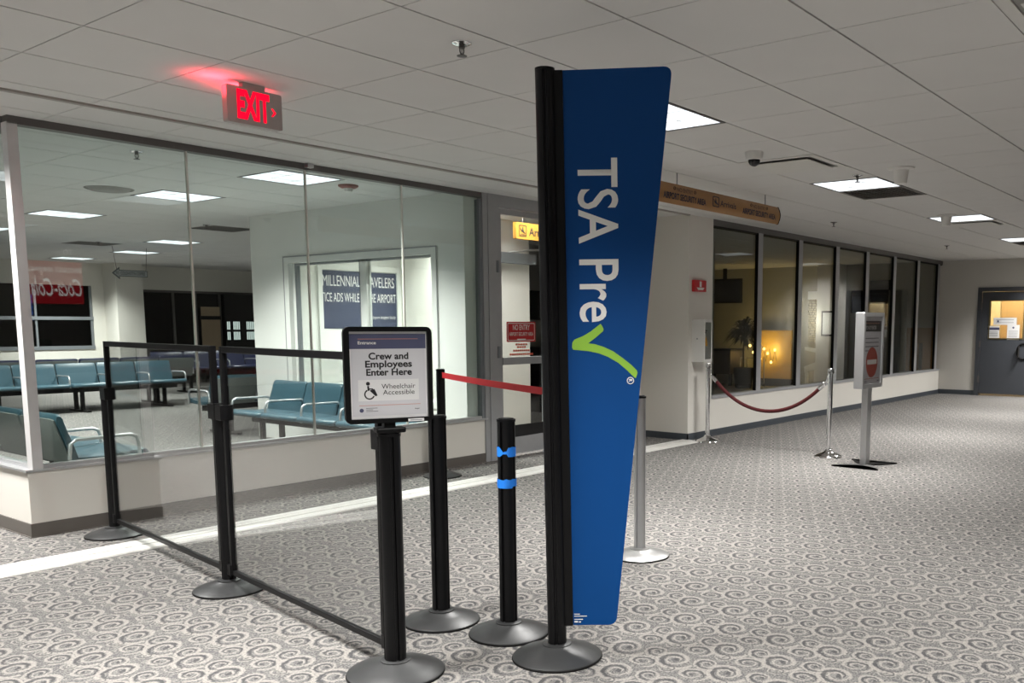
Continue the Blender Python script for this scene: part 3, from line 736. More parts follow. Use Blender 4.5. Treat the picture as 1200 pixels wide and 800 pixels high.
for x in (-0.245, 0.245):
    MB().box(x - 0.235, x + 0.235, -0.215, -0.2, 0.03, 0.92, 0.004).build('door', M_screen, t)

t = thing('extinguisher_cabinet', 'white wall cabinet with a glazed front on the column', 'cabinet', (8.645, YR - 0.002, 0.88))
MB().box(-0.086, -0.080, -0.156, 0, 0, 0.47).box(0.080, 0.086, -0.156, 0, 0, 0.47).box(-0.08, 0.08, -0.156, 0, 0, 0.006).box(-0.08, 0.08, -0.156, 0, 0.464, 0.47).box(-0.08, 0.08, -0.006, 0, 0.006, 0.464).build('body', M_cabin, t)
mb = MB(); frame_mb(mb, rrect(-0.085, 0.085, 0.002, 0.468, 0.004, 1), rrect(-0.064, 0.064, 0.03, 0.44, 0.004, 1), (0, -0.164, 0), X3, Z3, (0, 0.008, 0)); mb.build('door', M_cabin, t)
MB().box(-0.064, 0.064, -0.161, -0.159, 0.03, 0.44).build('pane', G_door, t)
MB().box(-0.089, -0.086, -0.08, -0.065, 0.25, 0.265).build('latch', M_aludk, t)
t = thing('fire_extinguisher', 'fire extinguisher with an amber tag inside the white wall cabinet', 'fire extinguisher', (8.645, YR - 0.08, 0.887))
MB().lathe([(0.045, 0), (0.05, 0.01), (0.05, 0.22), (0.035, 0.27), (0.018, 0.29), (0.018, 0.31)], n=24).build('cylinder', mat('grey_brown_shell', (0.25, 0.20, 0.185), 0.35), t, 40)
MB().box(-0.02, 0.02, -0.05, 0.04, 0.31, 0.33).box(-0.008, 0.008, -0.07, 0.0, 0.335, 0.345).build('handle', M_ink, t)
MB().prism([(-0.03, 0), (0.03, 0), (0.02, 0.06), (0.0, 0.11), (-0.015, 0.07)], (0, -0.058, 0.17), X3, Z3, (0, 0.004, 0)).build('tag', M_amber, t)
t = thing('extinguisher_sign', 'small red wall sign with a white extinguisher pictogram on the column', 'sign', (8.68, YR, 1.722))
MB().box(-0.126, 0.126, -0.035, 0, -0.064, 0.064, 0.004).build('plate', M_redpaint, t)
mb = MB(); mb.box(-0.02, 0.02, -0.037, -0.035, -0.012, 0.05).prism([(-0.08, -0.018), (0.08, -0.018), (0.05, -0.045), (-0.05, -0.045)], (0, -0.037, 0), X3, Z3, (0, 0.002, 0))
mb.build('pictogram', M_letter, t)

# papers on the dark door
def paper(y, z, wd, ht, label, kind):
    t = thing('door_paper', label, 'paper', (XE - 0.001, y, z))
    MB().box(-0.003, 0.0, -wd / 2, wd / 2, -ht / 2, ht / 2).build('sheet', M_paperw, t)
    ex = -Y3
    if kind == 0: MB().box(-0.0045, -0.003, -wd / 2, wd / 2, ht / 2 - 0.075, ht / 2 - 0.03).build('header', M_navy, t)
    mb = MB(); n = 4 if kind < 2 else 2
    for k in range(n):
        z0 = ht / 2 - 0.11 - k * (ht - 0.14) / n if kind < 2 else 0.03 - 0.05 * k
        mb.box(-0.0042, -0.003, -wd * 0.38, wd * 0.38, z0 - 0.007, z0)
    mb.build('text_line', M_greyink, t)
    if kind: MB().prism(circ(0, 0, 0.018, 10), (-0.0045, wd * 0.3 if kind == 2 else 0.0, (0.0 if kind == 2 else ht / 2 - 0.05)), Y3, Z3, (0.0015, 0, 0)).build('emblem', M_navy, t)
paper(4.455, 1.165, 0.20, 0.235, 'white notice with a navy header, lower left on the door window', 0)
paper(4.115, 1.165, 0.21, 0.27, 'white notice with a round emblem, lower right on the door window', 1)
paper(4.265, 1.365, 0.40, 0.13, 'wide white notice across the middle of the door window', 2)
t = thing('wall_frame', 'framed white sheet hanging inside the lit room behind the door', 'picture', (XE + 1.70, 3.62, 1.75))
MB().box(-0.02, 0, -0.2, 0.2, -0.26, 0.26).build('frame', M_ink, t)
MB().box(-0.024, -0.02, -0.17, 0.17, -0.23, 0.23).build('sheet', M_paperw, t)
t = thing('room_lamp', 'warm ceiling lamp in the small room behind the dark door', 'lamp', (XE + 0.9, 4.2, ZC))
MB().lathe([(0.2, 0.0), (0.2, -0.02), (0.15, -0.05), (0, -0.06)], n=24).build('bowl', emit('warm_lens', (1.0, 0.8, 0.5), 6.0), t, 40)
la = bpy.data.lights.new('lamp', 'POINT'); la.color = (1.0, 0.80, 0.52); la.energy = 60; la.shadow_soft_size = 0.15
lo = bpy.data.objects.new('lamp', la); C.objects.link(lo); lo.parent = t; lo.location = (0, 0, -0.2)

# ------------------------------------------------------------------ queue stanchions
def post_profile(r, groove=True):
    p = []
    for q in range(4):
        a0 = 90 * q
        if groove: p += [(r * 1.0 * math.cos(math.radians(a0 + d)), r * 1.0 * math.sin(math.radians(a0 + d))) for d in (9,)]
        for d in (12, 22, 34, 45, 56, 68, 78):
            p.append((r * math.cos(math.radians(a0 + d)), r * math.sin(math.radians(a0 + d))))
        if groove:
            p += [(r * math.cos(math.radians(a0 + 81)), r * math.sin(math.radians(a0 + 81))), (r * 0.78 * math.cos(math.radians(a0 + 83)), r * 0.78 * math.sin(math.radians(a0 + 83))),
                  (r * 0.78 * math.cos(math.radians(a0 + 97)), r * 0.78 * math.sin(math.radians(a0 + 97)))]
    return p
def base_mb(R, h=0.052):
    return MB().lathe([(R - 0.004, 0), (R, 0.003), (R, 0.010), (R - 0.006, 0.014), (R * 0.62, h * 0.66), (R * 0.33, h * 0.95), (0.052, h), (0.0, h)], n=56)
def stanchion(name, label, x, y, h, pr, R, rz=0.0, pm=None, bm_=None, group='queue stanchions', bh=0.052, head=True):
    t = thing(name, label, 'stanchion', (x, y, 0), rz, group)
    base_mb(R, bh).build('base', bm_ or M_iron, t, 35)
    MB().lathe([(R + 0.001, 0), (R + 0.002, 0.002), (R + 0.002, 0.006), (R + 0.0005, 0.008)], n=56).build('base_rim', M_rubber, t, 35)
    MB().lathe([(0.055, bh - 0.004), (0.055, bh + 0.002), (pr + 0.004, bh + 0.006), (pr, bh + 0.006)], n=32).build('collar', bm_ or M_iron, t, 35)
    MB().prism(post_profile(pr), (0, 0, bh), X3, Y3, (0, 0, h - bh - (0.012 if head else 0))).build('post', pm or M_black, t, 50)
    if head:
        MB().prism(post_profile(pr + 0.002, False), (0, 0, h - 0.014), X3, Y3, (0, 0, 0.010)).prism(post_profile(pr - 0.006, False), (0, 0, h - 0.004), X3, Y3, (0, 0, 0.004)).build('cap', M_black, t, 50)
    return t
def ribbon(mb, a, b, hgt, sag, th=0.0016, n=14):
    a, b = Vector(a), Vector(b); d = (b - a); s = Vector((-d.y, d.x, 0)).normalized() * th / 2
    vs = []; fs = []
    for k in range(n + 1):
        t_ = k / n; p = a + d * t_ - Z3 * (sag * 4 * t_ * (1 - t_))
        vs += [p - s - Z3 * hgt / 2, p + s - Z3 * hgt / 2, p + s + Z3 * hgt / 2, p - s + Z3 * hgt / 2]
    for k in range(n):
        o = 4 * k
        fs += [(o + q, o + (q + 1) % 4, o + 4 + (q + 1) % 4, o + 4 + q) for q in range(4)]
    fs += [(0, 1, 2, 3), (4 * n + 3, 4 * n + 2, 4 * n + 1, 4 * n)]
    return mb.add(vs, fs)
PA, PB, PC = Vector((2.505, 5.765, 0)), Vector((2.300, 4.115, 0)), Vector((2.092, 2.615, 0))
PD, PE, PF, PG = (2.598, 2.927), (5.194, 5.795), (2.660, 2.580), (4.030, 2.885)
d12 = PA - PB; d23 = PB - PC
stanchion('panel_stanchion', 'black stanchion farthest left, holding the outer end of the clear panels', PA.x, PA.y, 0.915, 0.030, 0.166, math.atan2(d12.y, d12.x), head=False)
stanchion('panel_stanchion', 'black stanchion between the two clear panels', PB.x, PB.y, 0.915, 0.033, 0.166, math.atan2(d12.y, d12.x), head=False)
stanchion('belt_stanchion', 'black stanchion standing behind the entrance sign', PD[0], PD[1], 0.908, 0.0385, 0.164, 0.35)
tE = stanchion('belt_stanchion', 'black stanchion by the lounge wall holding the red belt', PE[0], PE[1], 0.918, 0.036, 0.16, 0.6)
tF = stanchion('belt_stanchion', 'black stanchion wrapped with two bands of blue tape', PF[0], PF[1], 0.912, 0.037, 0.166, 0.18)
tG = stanchion('silver_stanchion', 'brushed silver stanchion half hidden behind the blue sign', PG[0], PG[1], 0.905, 0.032, 0.166, 0.18, M_alu, M_brush, bh=0.045)
for o in (tE, tF, tG): pass
def belt(root, a, b, z0, z1, m, hgt, label):
    mb = MB(); ribbon(mb, (a[0], a[1], z0), (b[0], b[1], z1), hgt, 0.015)
    iv = Matrix.Translation(root.location).to_4x4() @ Matrix.Rotation(root.rotation_euler.z, 4, 'Z')
    iv.invert(); mb.v = [tuple(iv @ Vector(v)) for v in mb.v]
    o = mb.build('belt', m, root); o['label'] = label
def toward(a, b, d):
    v = Vector((b[0] - a[0], b[1] - a[1])).normalized(); return (a[0] + v.x * d, a[1] + v.y * d)
belt(tE, toward(PE, PG, 0.035), toward(PG, PE, 0.032), 0.868, 0.866, M_redbelt, 0.048, 'red fabric belt')
belt(tF, toward(PF, PG, 0.037), toward(PG, PF, 0.032), 0.852, 0.855, M_blkbelt, 0.05, 'black fabric belt')
def tape(root, z, hgt, r, m, gap=None):
    prof = post_profile(r, False); n = len(prof)
    mb = MB(); vs = []; fs = []
    for k, q in enumerate(prof):
        lo_ = z + (0.012 if gap and k in gap else 0) ; up_ = z + hgt - (0.018 if gap and k in gap else 0) + 0.002 * math.sin(k * 1.7)
        vs += [(q[0], q[1], lo_), (q[0], q[1], up_)]
    fs = [(2 * k, 2 * ((k + 1) % n), 2 * ((k + 1) % n) + 1, 2 * k + 1) for k in range(n)]
    mb.add(vs, fs); o = mb.build('tape_band', m, root); o['label'] = 'blue masking tape'
    return o
tape(tF, 0.755, 0.040, 0.0386, M_tape, gap=(14, 15, 16)); tape(tF, 0.625, 0.036, 0.0386, M_tape, gap=(20, 21))
tape(tF, 0.632, 0.030, 0.0398, M_tape, gap=(12, 13, 14))

# clear barrier panels
def panel(name, a, b, label, zt=1.188, zb=0.088):
    ex = (b - a).normalized(); ey = Vector((-ex.y, ex.x, 0)); L = (b - a).length
    t = thing(name, label, 'barrier', (a.x, a.y, 0), math.atan2(ex.y, ex.x), 'clear barrier panels')
    s0, s1 = 0.048, L - 0.050; wd = 0.026
    MB().box(s0, s0 + wd, -0.014, 0.014, zb, zt, 0.003).build('stile', M_black, t)
    MB().box(s1 - wd, s1, -0.014, 0.014, zb, zt, 0.003).build('stile', M_black, t)
    MB().box(s0 + wd, s1 - wd, -0.013, 0.013, zt - 0.030, zt, 0.003).build('top_rail', M_black, t)
    MB().box(s0 + wd, s1 - wd, -0.011, 0.011, zb, zb + 0.024, 0.003).build('bottom_rail', M_black, t)
    MB().box(s0 + wd - 0.004, s1 - wd + 0.004, -0.003, 0.003, zb + 0.02, zt - 0.026).build('pane', G_acryl, t)
    for s in (s0 - 0.002, s1 + 0.002):
        MB().box(s - (0.062 if s < 1 else 0.03), s + (0.03 if s < 1 else 0.062), -0.031, 0.031, 0.838, 0.912, 0.004).build('clamp', M_black, t)
        MB().box(s - 0.02, s + 0.02, -0.02, 0.02, zb - 0.004, zb + 0.05, 0.003).build('clamp', M_black, t)
    return t
panel('barrier_panel', PA, PB, 'clear panel in a black frame, the farther of the two, against the lounge wall')
panel('barrier_panel', PB, PC, 'clear panel in a black frame, the nearer of the two, next to the entrance sign')

# ------------------------------------------------------------------ entrance sign on its stanchion
exs = Vector((0.903, -0.429, 0)); rzs = math.atan2(exs.y, exs.x)
t = stanchion('sign_stanchion', 'black stanchion carrying the framed crew and employees entrance sign', PC.x, PC.y, 0.905, 0.040, 0.178, rzs)
MB().box(-0.05, 0.055, -0.035, 0.03, 0.905, 0.925, 0.006).box(-0.02, 0.02, -0.02, 0.02, 0.92, 0.96).build('bracket', M_black, t)
FX0, FX1, FZ0, FZ1, FY = -0.156, 0.156, 0.943, 1.284, -0.024
FWD, FHT = FX1 - FX0, FZ1 - FZ0
mb = MB(); frame_mb(mb, rrect(FX0, FX1, FZ0, FZ1, 0.022, 6), rrect(FX0 + 0.020, FX1 - 0.017, FZ0 + 0.016, FZ1 - 0.017, 0.002, 6), (0, FY - 0.012, 0), X3, Z3, (0, 0.024, 0))
mb.prism(rrect(FX0 + 0.004, FX1 - 0.004, FZ0 + 0.004, FZ1 - 0.004, 0.02, 6), (0, FY + 0.004, 0), X3, Z3, (0, 0.007, 0))
sf = mb.build('sign_frame', M_black, t, 40)
def su(u): return FX0 + u * FWD
def sv(v): return FZ1 - v * FHT
fy = FY + 0.002
def quad(name, m, u0, u1, v0, v1, y):
    return MB().box(su(u0), su(u1), y, y + 0.0006, sv(v1), sv(v0)).build(name, m, sf)
MB().box(FX0 + 0.018, FX1 - 0.015, fy, fy + 0.002, FZ0 + 0.014, FZ1 - 0.015).build('paper', M_paperw, sf)
quad('sheet', M_paper, 0.085, 0.925, 0.225, 0.925, fy - 0.0005)
quad('header', M_navy, 0.072, 0.935, 0.075, 0.228, fy - 0.0008)
quad('rule', M_orange_line, 0.165, 0.845, 0.124, 0.129, fy - 0.0012)
quad('rule', M_orange_line, 0.16, 0.86, 0.812, 0.817, fy - 0.0012)
quad('white_box', M_paperw, 0.155, 0.845, 0.548, 0.768, fy - 0.0009)
S = lambda u, v: (su(u), fy - 0.001, sv(v))
lettering('Entrance', 0.0105, M_letter, sf, S(0.165, 0.180), X3, Z3, width=0.063, bold=0.02)
lettering('Crew and', 0.0225, M_ink, sf, S(0.505, 0.336), X3, Z3, width=0.141, align='C', bold=0.028)
lettering('Employees', 0.0225, M_ink, sf, S(0.505, 0.418), X3, Z3, width=0.166, align='C', bold=0.028)
lettering('Enter Here', 0.0225, M_ink, sf, S(0.508, 0.503), X3, Z3, width=0.162, align='C', bold=0.028)
lettering('Wheelchair', 0.0165, M_ink, sf, S(0.415, 0.643), X3, Z3, width=0.121, bold=0.0)
lettering('Accessible', 0.0165, M_ink, sf, S(0.430, 0.706), X3, Z3, width=0.113, bold=0.0)
# wheelchair pictogram
wc = MB(); wx, wz, wy = su(0.285), sv(0.665), fy - 0.0014
dd = (0, 0.0008, 0)
P2 = lambda pts: wc.prism(pts, (wx, wy, wz), X3, Z3, dd)
P2(circ(-0.0065, 0.0265, 0.0068, 16))
def arc(r0_, r1_, a0, a1, cx, cz, n=22):
    P2(circ(cx, cz, r1_, n, a0, a1) + circ(cx, cz, r0_, n, a0, a1)[::-1])
arc(0.0140, 0.0188, 118, 340, -0.002, -0.0115)
P2([(-0.0095, 0.0185), (-0.0035, 0.0185), (-0.0025, 0.0095), (0.011, 0.0095), (0.011, 0.0055), (-0.0022, 0.0055), (-0.0018, 0.0025), (0.0125, 0.0025), (0.0185, -0.0185), (0.0255, -0.0165), (0.0245, -0.0125), (0.0205, -0.0135), (0.0155, 0.007), (0.0150, 0.0072), (-0.0085, 0.0005)])
wc.build('wheelchair_symbol', M_ink, sf)
em = MB(); em.prism(circ(su(0.185), sv(0.865), 0.0072, 18), (0, fy - 0.0014, 0), X3, Z3, (0, 0.0008, 0)); em.build('emblem', M_navy, sf)
mb = MB()
for k, wd in enumerate((0.040, 0.024, 0.042)):
    mb.box(su(0.235), su(0.235) + wd, fy - 0.0014, fy - 0.0008, sv(0.846 + 0.016 * k), sv(0.840 + 0.016 * k))
mb.build('small_print', M_greyink, sf)
lettering('tsa.gov', 0.0042, M_ink, sf, S(0.79, 0.868), X3, Z3, width=0.018, bold=0.02)
MB().box(su(0.70), su(0.885), FY - 0.0135, FY - 0.012, sv(0.995), sv(0.965)).build('sticker', M_paperw, sf)
MB().box(su(0.725), su(0.86), FY - 0.014, FY - 0.0135, sv(0.984), sv(0.977)).build('sticker_print', M_greyink, sf)

# ------------------------------------------------------------------ tall blue sign
t = thing('checkpoint_sign', 'tall blue tapering checkpoint sign on a black post with white vertical letters', 'sign', (2.577, 2.240, 0))
t.rotation_euler = (0, -0.0139, math.atan2(-0.806, 0.592))
base_mb(0.174, 0.056).build('base', M_iron, t, 35)
MB().lathe([(0.175, 0), (0.1765, 0.002), (0.1765, 0.006), (0.1745, 0.008)], n=56).build('base_rim', M_rubber, t, 35)
MB().lathe([(0.058, 0.05), (0.056, 0.057), (0.040, 0.060)], n=32).build('collar', M_iron, t, 35)
MB().prism(post_profile(0.036), (0.0015, 0, 0.045), X3, Y3, (0, 0, 2.165)).build('post', M_black, t, 50)
MB().prism(post_profile(0.0365, False), (0.0015, 0, 2.205), X3, Y3, (0, 0, 0.010)).build('cap', M_black, t, 50)
MB().box(0.034, 0.066, -0.012, 0.012, 0.128, 2.207, 0.002).build('clamp_strip', M_black, t)
R_ = 0.030
def rpoly(pts, rad, n=6):
    out = []; m = len(pts)
    for i, (p, r_) in enumerate(zip(pts, rad)):
        p = Vector(p); a = Vector(pts[i - 1]); b = Vector(pts[(i + 1) % m])
        if r_ == 0: out.append(tuple(p)); continue
        u_ = (a - p).normalized(); v_ = (b - p).normalized(); ang = u_.angle(v_); d_ = r_ / math.tan(ang / 2)
        p0, p1 = p + u_ * d_, p + v_ * d_
        for k in range(n + 1):
            s_ = k / n; out.append(tuple((p0 * (1 - s_) + p * s_) * (1 - s_) + (p * (1 - s_) + p1 * s_) * s_))
    return out
pnl = rpoly([(0.062, 0.128), (0.2335, 0.128), (0.4645, 2.217), (0.062, 2.207)], [0, 0.036, 0.030, 0])
pn = MB().prism(pnl, (0, -0.005, 0), X3, Z3, (0, 0.010, 0)).build('panel', M_blue, t)
lettering('TSA Pre', 0.1415, M_letter, pn, (0.1165, -0.005, 1.897), -Z3, X3, width=0.597, bold=0.010)
ck = [(0.0731, 1.2352), (0.1036, 1.2476), (0.1358, 1.2656), (0.1719, 1.2935), (0.178, 1.285), (0.1835, 1.2737), (0.1818, 1.2657), (0.1557, 1.2437), (0.1256, 1.2209), (0.1517, 1.2178), (0.1838, 1.207), (0.2199, 1.1899), (0.2561, 1.1639), (0.2883, 1.1379), (0.3085, 1.1179), (0.3114, 1.1078), (0.3054, 1.0884), (0.2985, 1.0917), (0.2723, 1.1178), (0.24, 1.1458), (0.1998, 1.1698), (0.1636, 1.1838), (0.1275, 1.1917), (0.0914, 1.1956), (0.0693, 1.1976), (0.0649, 1.2056), (0.0658, 1.2236)]
MB().prism([(x + 0.0139 * z, z) for x, z in ck], (0, -0.0062, 0), X3, Z3, (0, 0.001, 0)).build('check_mark', M_green, pn)
mb = MB(); frame_mb(mb, circ(0.2996, 1.0795, 0.0135, 20), circ(0.2996, 1.0795, 0.0108, 20), (0, -0.0062, 0), X3, Z3, (0, 0.001, 0)); mb.build('ring', M_letter, pn)
lettering('R', 0.0125, M_letter, pn, (0.2936, -0.005, 1.0855), -Z3, X3, width=0.011, bold=0.03)
mb = MB()
for z, wd in ((0.171, 0.022), (0.163, 0.050), (0.150, 0.034)):
    mb.box(0.070, 0.070 + wd, -0.006, -0.0055, z, z + 0.003)
mb.box(0.070, 0.084, -0.006, -0.0055, 0.139, 0.145).box(0.087, 0.096, -0.006, -0.0055, 0.139, 0.143)
mb.build('small_print', M_letter, pn)

# ------------------------------------------------------------------ rope stanchions and silver sign
def rope_post(x, y, rz, label, h=0.872):
    t = thing('rope_stanchion', label, 'stanchion', (x, y, 0), rz, 'chrome rope stanchions')
    MB().lathe([(0.136, 0), (0.138, 0.004), (0.134, 0.012), (0.115, 0.024), (0.075, 0.038), (0.045, 0.052), (0.030, 0.072), (0.026, 0.075), (0, 0.075)], n=48).build('base', M_chrome, t, 40)
    MB().lathe([(0.0255, 0.07), (0.0255, h - 0.02)], n=24).build('pole', M_chrome, t, 40)
    MB().lathe([(0.031, h - 0.085), (0.031, h - 0.075), (0.0265, h - 0.075)], n=24).build('ring', M_chrome, t, 40)
    MB().lathe([(0.0, h), (0.029, h), (0.033, h - 0.006), (0.033, h - 0.050), (0.028, h - 0.055)], n=24).build('cap', M_chrome, t, 40)
    return t
PH, PI_ = (8.548, 5.195), (8.266, 3.627)
rope_post(*PH, 0, 'chrome rope stanchion beside the white column')
rope_post(*PI_, 0, 'chrome rope stanchion beside the silver stop sign')
a = Vector((PH[0], PH[1], 0.80)); b = Vector((PI_[0], PI_[1], 0.795)); dv = (b - a).normalized()
t = thing('rope', 'burgundy velvet rope sagging between the chrome posts', 'rope', a)
pts = []
for k in range(29):
    s_ = k / 28; ch = (math.cosh(2.6 * (s_ - 0.5)) - math.cosh(1.3)) / (math.cosh(1.3) - 1)
    pts.append((b - a) * s_ + Z3 * (0.40 * ch))
pts2 = [p for p in pts if (p.length > 0.13 and (p - (b - a)).length > 0.13)]
MB().tube(pts2, 0.019, 10).build('cord', M_rope, t, 60)
e0, e1 = pts2[0], pts2[-1]
for p, q, nxt in ((dv * 0.036, e0, pts2[1]), ((b - a) - dv * 0.036, e1, pts2[-2])):
    v = (nxt - q).normalized()
    MB().tube([q + v * 0.02, q - v * 0.06], 0.0215, 12).build('ferrule', M_chrome, t, 50)
    MB().tube([q - v * 0.06, q - v * 0.085 , p + Z3 * -0.012, p], 0.007, 8).build('hook', M_chrome, t, 50)

t = thing('stop_sign_stand', 'silver standing sign frame with a red no entry disc', 'sign', (7.965, 3.135, 0))
MB().box(-0.052, 0.052, -0.03, 0.03, 0.012, 0.74, 0.008).build('post', M_alu, t)
for sx in (-1, 1):
    mb = MB(); n = 12; out = []; inn = []
    for k in range(n + 1):
        q = -1 + 2 * k / n
        out.append((sx * (0.115 + 0.125 * q * q), 0.222 * q)); inn.append((sx * (0.0 + 0.225 * abs(q) ** 1.8), 0.205 * q))
    poly = [(p[0], p[1]) for p in out] + inn[::-1]
    mb.prism(poly if sx > 0 else poly[::-1], (0, 0, 0.002), X3, Y3, (0, 0, 0.012)); mb.build('foot', M_black if sx > 0 else mat('grey_foot', (0.10, 0.10, 0.10), 0.5, 0.3), t)
bx = MB().box(-0.24, 0.24, -0.034, 0.034, 0.722, 1.405, 0.006)
frame_mb(bx, rrect(-0.24, 0.24, 0.722, 1.405, 0.004, 1), rrect(-0.205, 0.205, 0.76, 1.37, 0.002, 1), (0, -0.052, 0), X3, Z3, (0, 0.022, 0))
bx = bx.build('case', M_alu, t)
MB().box(-0.205, 0.205, -0.0365, -0.034, 0.76, 1.37).build('sheet', M_paper, bx)
MB().box(-0.205, 0.205, -0.0375, -0.0365, 1.235, 1.33).build('header', mat('charcoal_print', (0.03, 0.03, 0.032), 0.6), bx)
MB().box(-0.19, 0.16, -0.038, -0.0372, 1.306, 1.312).build('rule', M_orange_line, bx)
lettering('DO NOT ENTER', 0.032, M_letter, bx, (-0.185, -0.0375, 1.253), X3, Z3, width=0.27, bold=0.0)
mb = MB()
for k, wd in enumerate((0.335, 0.335, 0.335, 0.27)):
    mb.box(-0.185, -0.185 + wd, -0.0375, -0.0365, 1.168 - 0.037 * k, 1.178 - 0.037 * k)
mb.build('text_line', M_greyink, bx)
MB().prism(circ(0.0, 0.955, 0.138, 36), (0, -0.0378, 0), X3, Z3, (0, 0.001, 0)).build('red_disc', M_redprint, bx)
MB().box(-0.115, 0.115, -0.0388, -0.0378, 0.937, 0.98).build('white_bar', M_letter, bx)
MB().box(-0.185, 0.185, -0.0375, -0.0365, 0.805, 0.809).build('rule', M_redprint, bx)
MB().box(-0.19, -0.175, -0.0375, -0.0365, 0.772, 0.79).box(-0.165, -0.10, -0.0375, -0.0365, 0.775, 0.779).box(-0.165, -0.11, -0.0375, -0.0365, 0.785, 0.789).box(0.14, 0.18, -0.0375, -0.0365, 0.778, 0.786).build('small_print', M_navy, bx)
MB().box(-0.205, 0.205, -0.0445, -0.0425, 0.76, 1.37).build('cover_pane', glass('cover_glass', (0.97, 0.97, 0.97), 0.03), bx)

# ------------------------------------------------------------------ lounge seating
def pad(mb, w_, sec, shrink=0.82):
    cx = sum(p[0] for p in sec) / len(sec); cz = sum(p[1] for p in sec) / len(sec); n = len(sec)
    st = [(-w_ / 2, shrink), (-w_ / 2 + 0.012, 0.95), (-w_ / 2 + 0.03, 1.0), (w_ / 2 - 0.03, 1.0), (w_ / 2 - 0.012, 0.95), (w_ / 2, shrink)]
    vs = []
    for x, k in st: vs += [(x, cx + (p[0] - cx) * k, cz + (p[1] - cz) * k) for p in sec]
    fs = []
    for a in range(len(st) - 1):
        fs += [(a * n + q, a * n + (q + 1) % n, (a + 1) * n + (q + 1) % n, (a + 1) * n + q) for q in range(n)]
    fs += [tuple(range(n))[::-1], tuple((len(st) - 1) * n + q for q in range(n))]
    return mb.add(vs, fs)
SEAT = [(-0.285, 0.375), (-0.295, 0.395), (-0.285, 0.415), (-0.25, 0.428), (-0.12, 0.415), (0.05, 0.40), (0.19, 0.405), (0.20, 0.375), (0.05, 0.355), (-0.15, 0.362)]
BACK = [(0.165, 0.375), (0.20, 0.50), (0.245, 0.63), (0.258, 0.685), (0.272, 0.703), (0.292, 0.703), (0.302, 0.685), (0.288, 0.62), (0.250, 0.50), (0.212, 0.375)]
SHELL = [(0.218, 0.370), (0.256, 0.50), (0.293, 0.62), (0.304, 0.672), (0.312, 0.668), (0.300, 0.615), (0.264, 0.495), (0.227, 0.365)]
def seating(name, label, n, p, loc, rz, vin, edge, legs, arms='chrome', dz=0.0):
    t = thing(name, label, 'seating', loc, rz, 'rows of lounge seats')
    L = n * p
    smb = pad(MB(), p - 0.02, SEAT); bmb = pad(MB(), p - 0.02, BACK, 0.88); hmb = pad(MB(), p - 0.035, SHELL, 0.96)
    so = smb.build('seat', vin, t, 50); bo = bmb.build('backrest', vin, t, 50); ho = hmb.build('back_shell', M_shell, t, 50)
    for k in range(n):
        x = -L / 2 + p * (k + 0.5)
        for o in (so, bo, ho):
            c = o if k == 0 else o.copy()
            if k: C.objects.link(c)
            c.location = (x, 0, dz)
    am = MB().tube([(0, 0.235, 0.40), (0, 0.225, 0.50), (0, 0.19, 0.528), (0, 0.0, 0.530), (0, -0.16, 0.532), (0, -0.20, 0.515), (0, -0.212, 0.47), (0, -0.215, 0.36)], 0.0125, 8)
    ao = am.build('armrest', M_alu, t, 50)
    for k in range(n + 1):
        c = ao if k == 0 else ao.copy()
        if k: C.objects.link(c)
        c.location = (-L / 2 + p * k, 0, dz)
    MB().box(-L / 2 + 0.05, L / 2 - 0.05, -0.03, 0.03, 0.285, 0.345).build('beam', M_black, t)
    for x in legs:
        MB().box(x - 0.025, x + 0.025, -0.115, -0.075, 0.02, 0.36).box(x - 0.025, x + 0.025, 0.10, 0.14, 0.02, 0.36).box(x - 0.03, x + 0.03, -0.30, 0.30, 0.0, 0.028).build('leg', M_black, t)
    return t
seating('lounge_seats', 'teal seats with chrome arms right behind the glass corner post, seen from the back', 5, 0.58, (2.785, 7.90, 0), PI / 2, M_teal, M_tealdk, (-0.9, 0.9))
seating('lounge_seats', 'row of teal seats with its backs to the white partition', 4, 0.60, (5.21, 7.52, 0), -PI / 2, M_teal, M_tealdk, (-0.85, 0.85))
seating('lounge_seats', 'long row of teal seats facing the glass across the lounge', 5, 0.565, (5.965, 14.40, 0), 0, M_teal, M_tealdk, (-1.15, -0.08, 1.12))
seating('lounge_seats', 'row of navy seats back to back with the long teal row', 6, 0.60, (6.1, 15.16, 0), PI, M_navyvin, M_navyvin, (-1.2, 1.2), dz=0.06)
seating('lounge_seats', 'teal seats seen from the back behind the middle stanchion, by the partition corner', 4, 0.58, (6.58, 10.16, 0), PI, M_teal, M_tealdk, (-0.95, 0.85))
seating('lounge_seats', 'navy seats with chrome arms far off in front of the dark end windows', 5, 0.66, (9.9, 17.0, 0), 0.12, M_navyvin, M_navyvin, (-1.1, 1.1), dz=0.06)

# hanging arrow sign
t = thing('arrow_sign', 'grey arrow sign hanging on two wires from the lounge ceiling', 'sign', (6.965, 14.9, 2.077))
t.scale = (0.931, 0.931, 0.931)
MB().prism([(-0.30, 0.0), (-0.18, 0.10), (-0.18, 0.055), (0.28, 0.055), (0.28, -0.055), (-0.18, -0.055), (-0.18, -0.10)], (0, 0, 0), X3, Z3, (0, 0.02, 0)).build('board', mat('arrow_edge', (0.10, 0.11, 0.11), 0.6), t)
MB().prism([(-0.275, 0.0), (-0.192, 0.068), (-0.192, 0.042), (0.268, 0.042), (0.268, -0.042), (-0.192, -0.042), (-0.192, -0.068)], (0, -0.003, 0), X3, Z3, (0, 0.003, 0)).build('face', mat('arrow_face', (0.40, 0.41, 0.41), 0.6), t)
lettering("COLDHOT'N COFFEE", 0.05, M_ink, t, (-0.165, -0.003, -0.025), X3, Z3, width=0.40, bold=0.01)
lettering('TO', 0.04, M_ink, t, (-0.245, -0.003, -0.02), X3, Z3, width=0.05, bold=0.01)
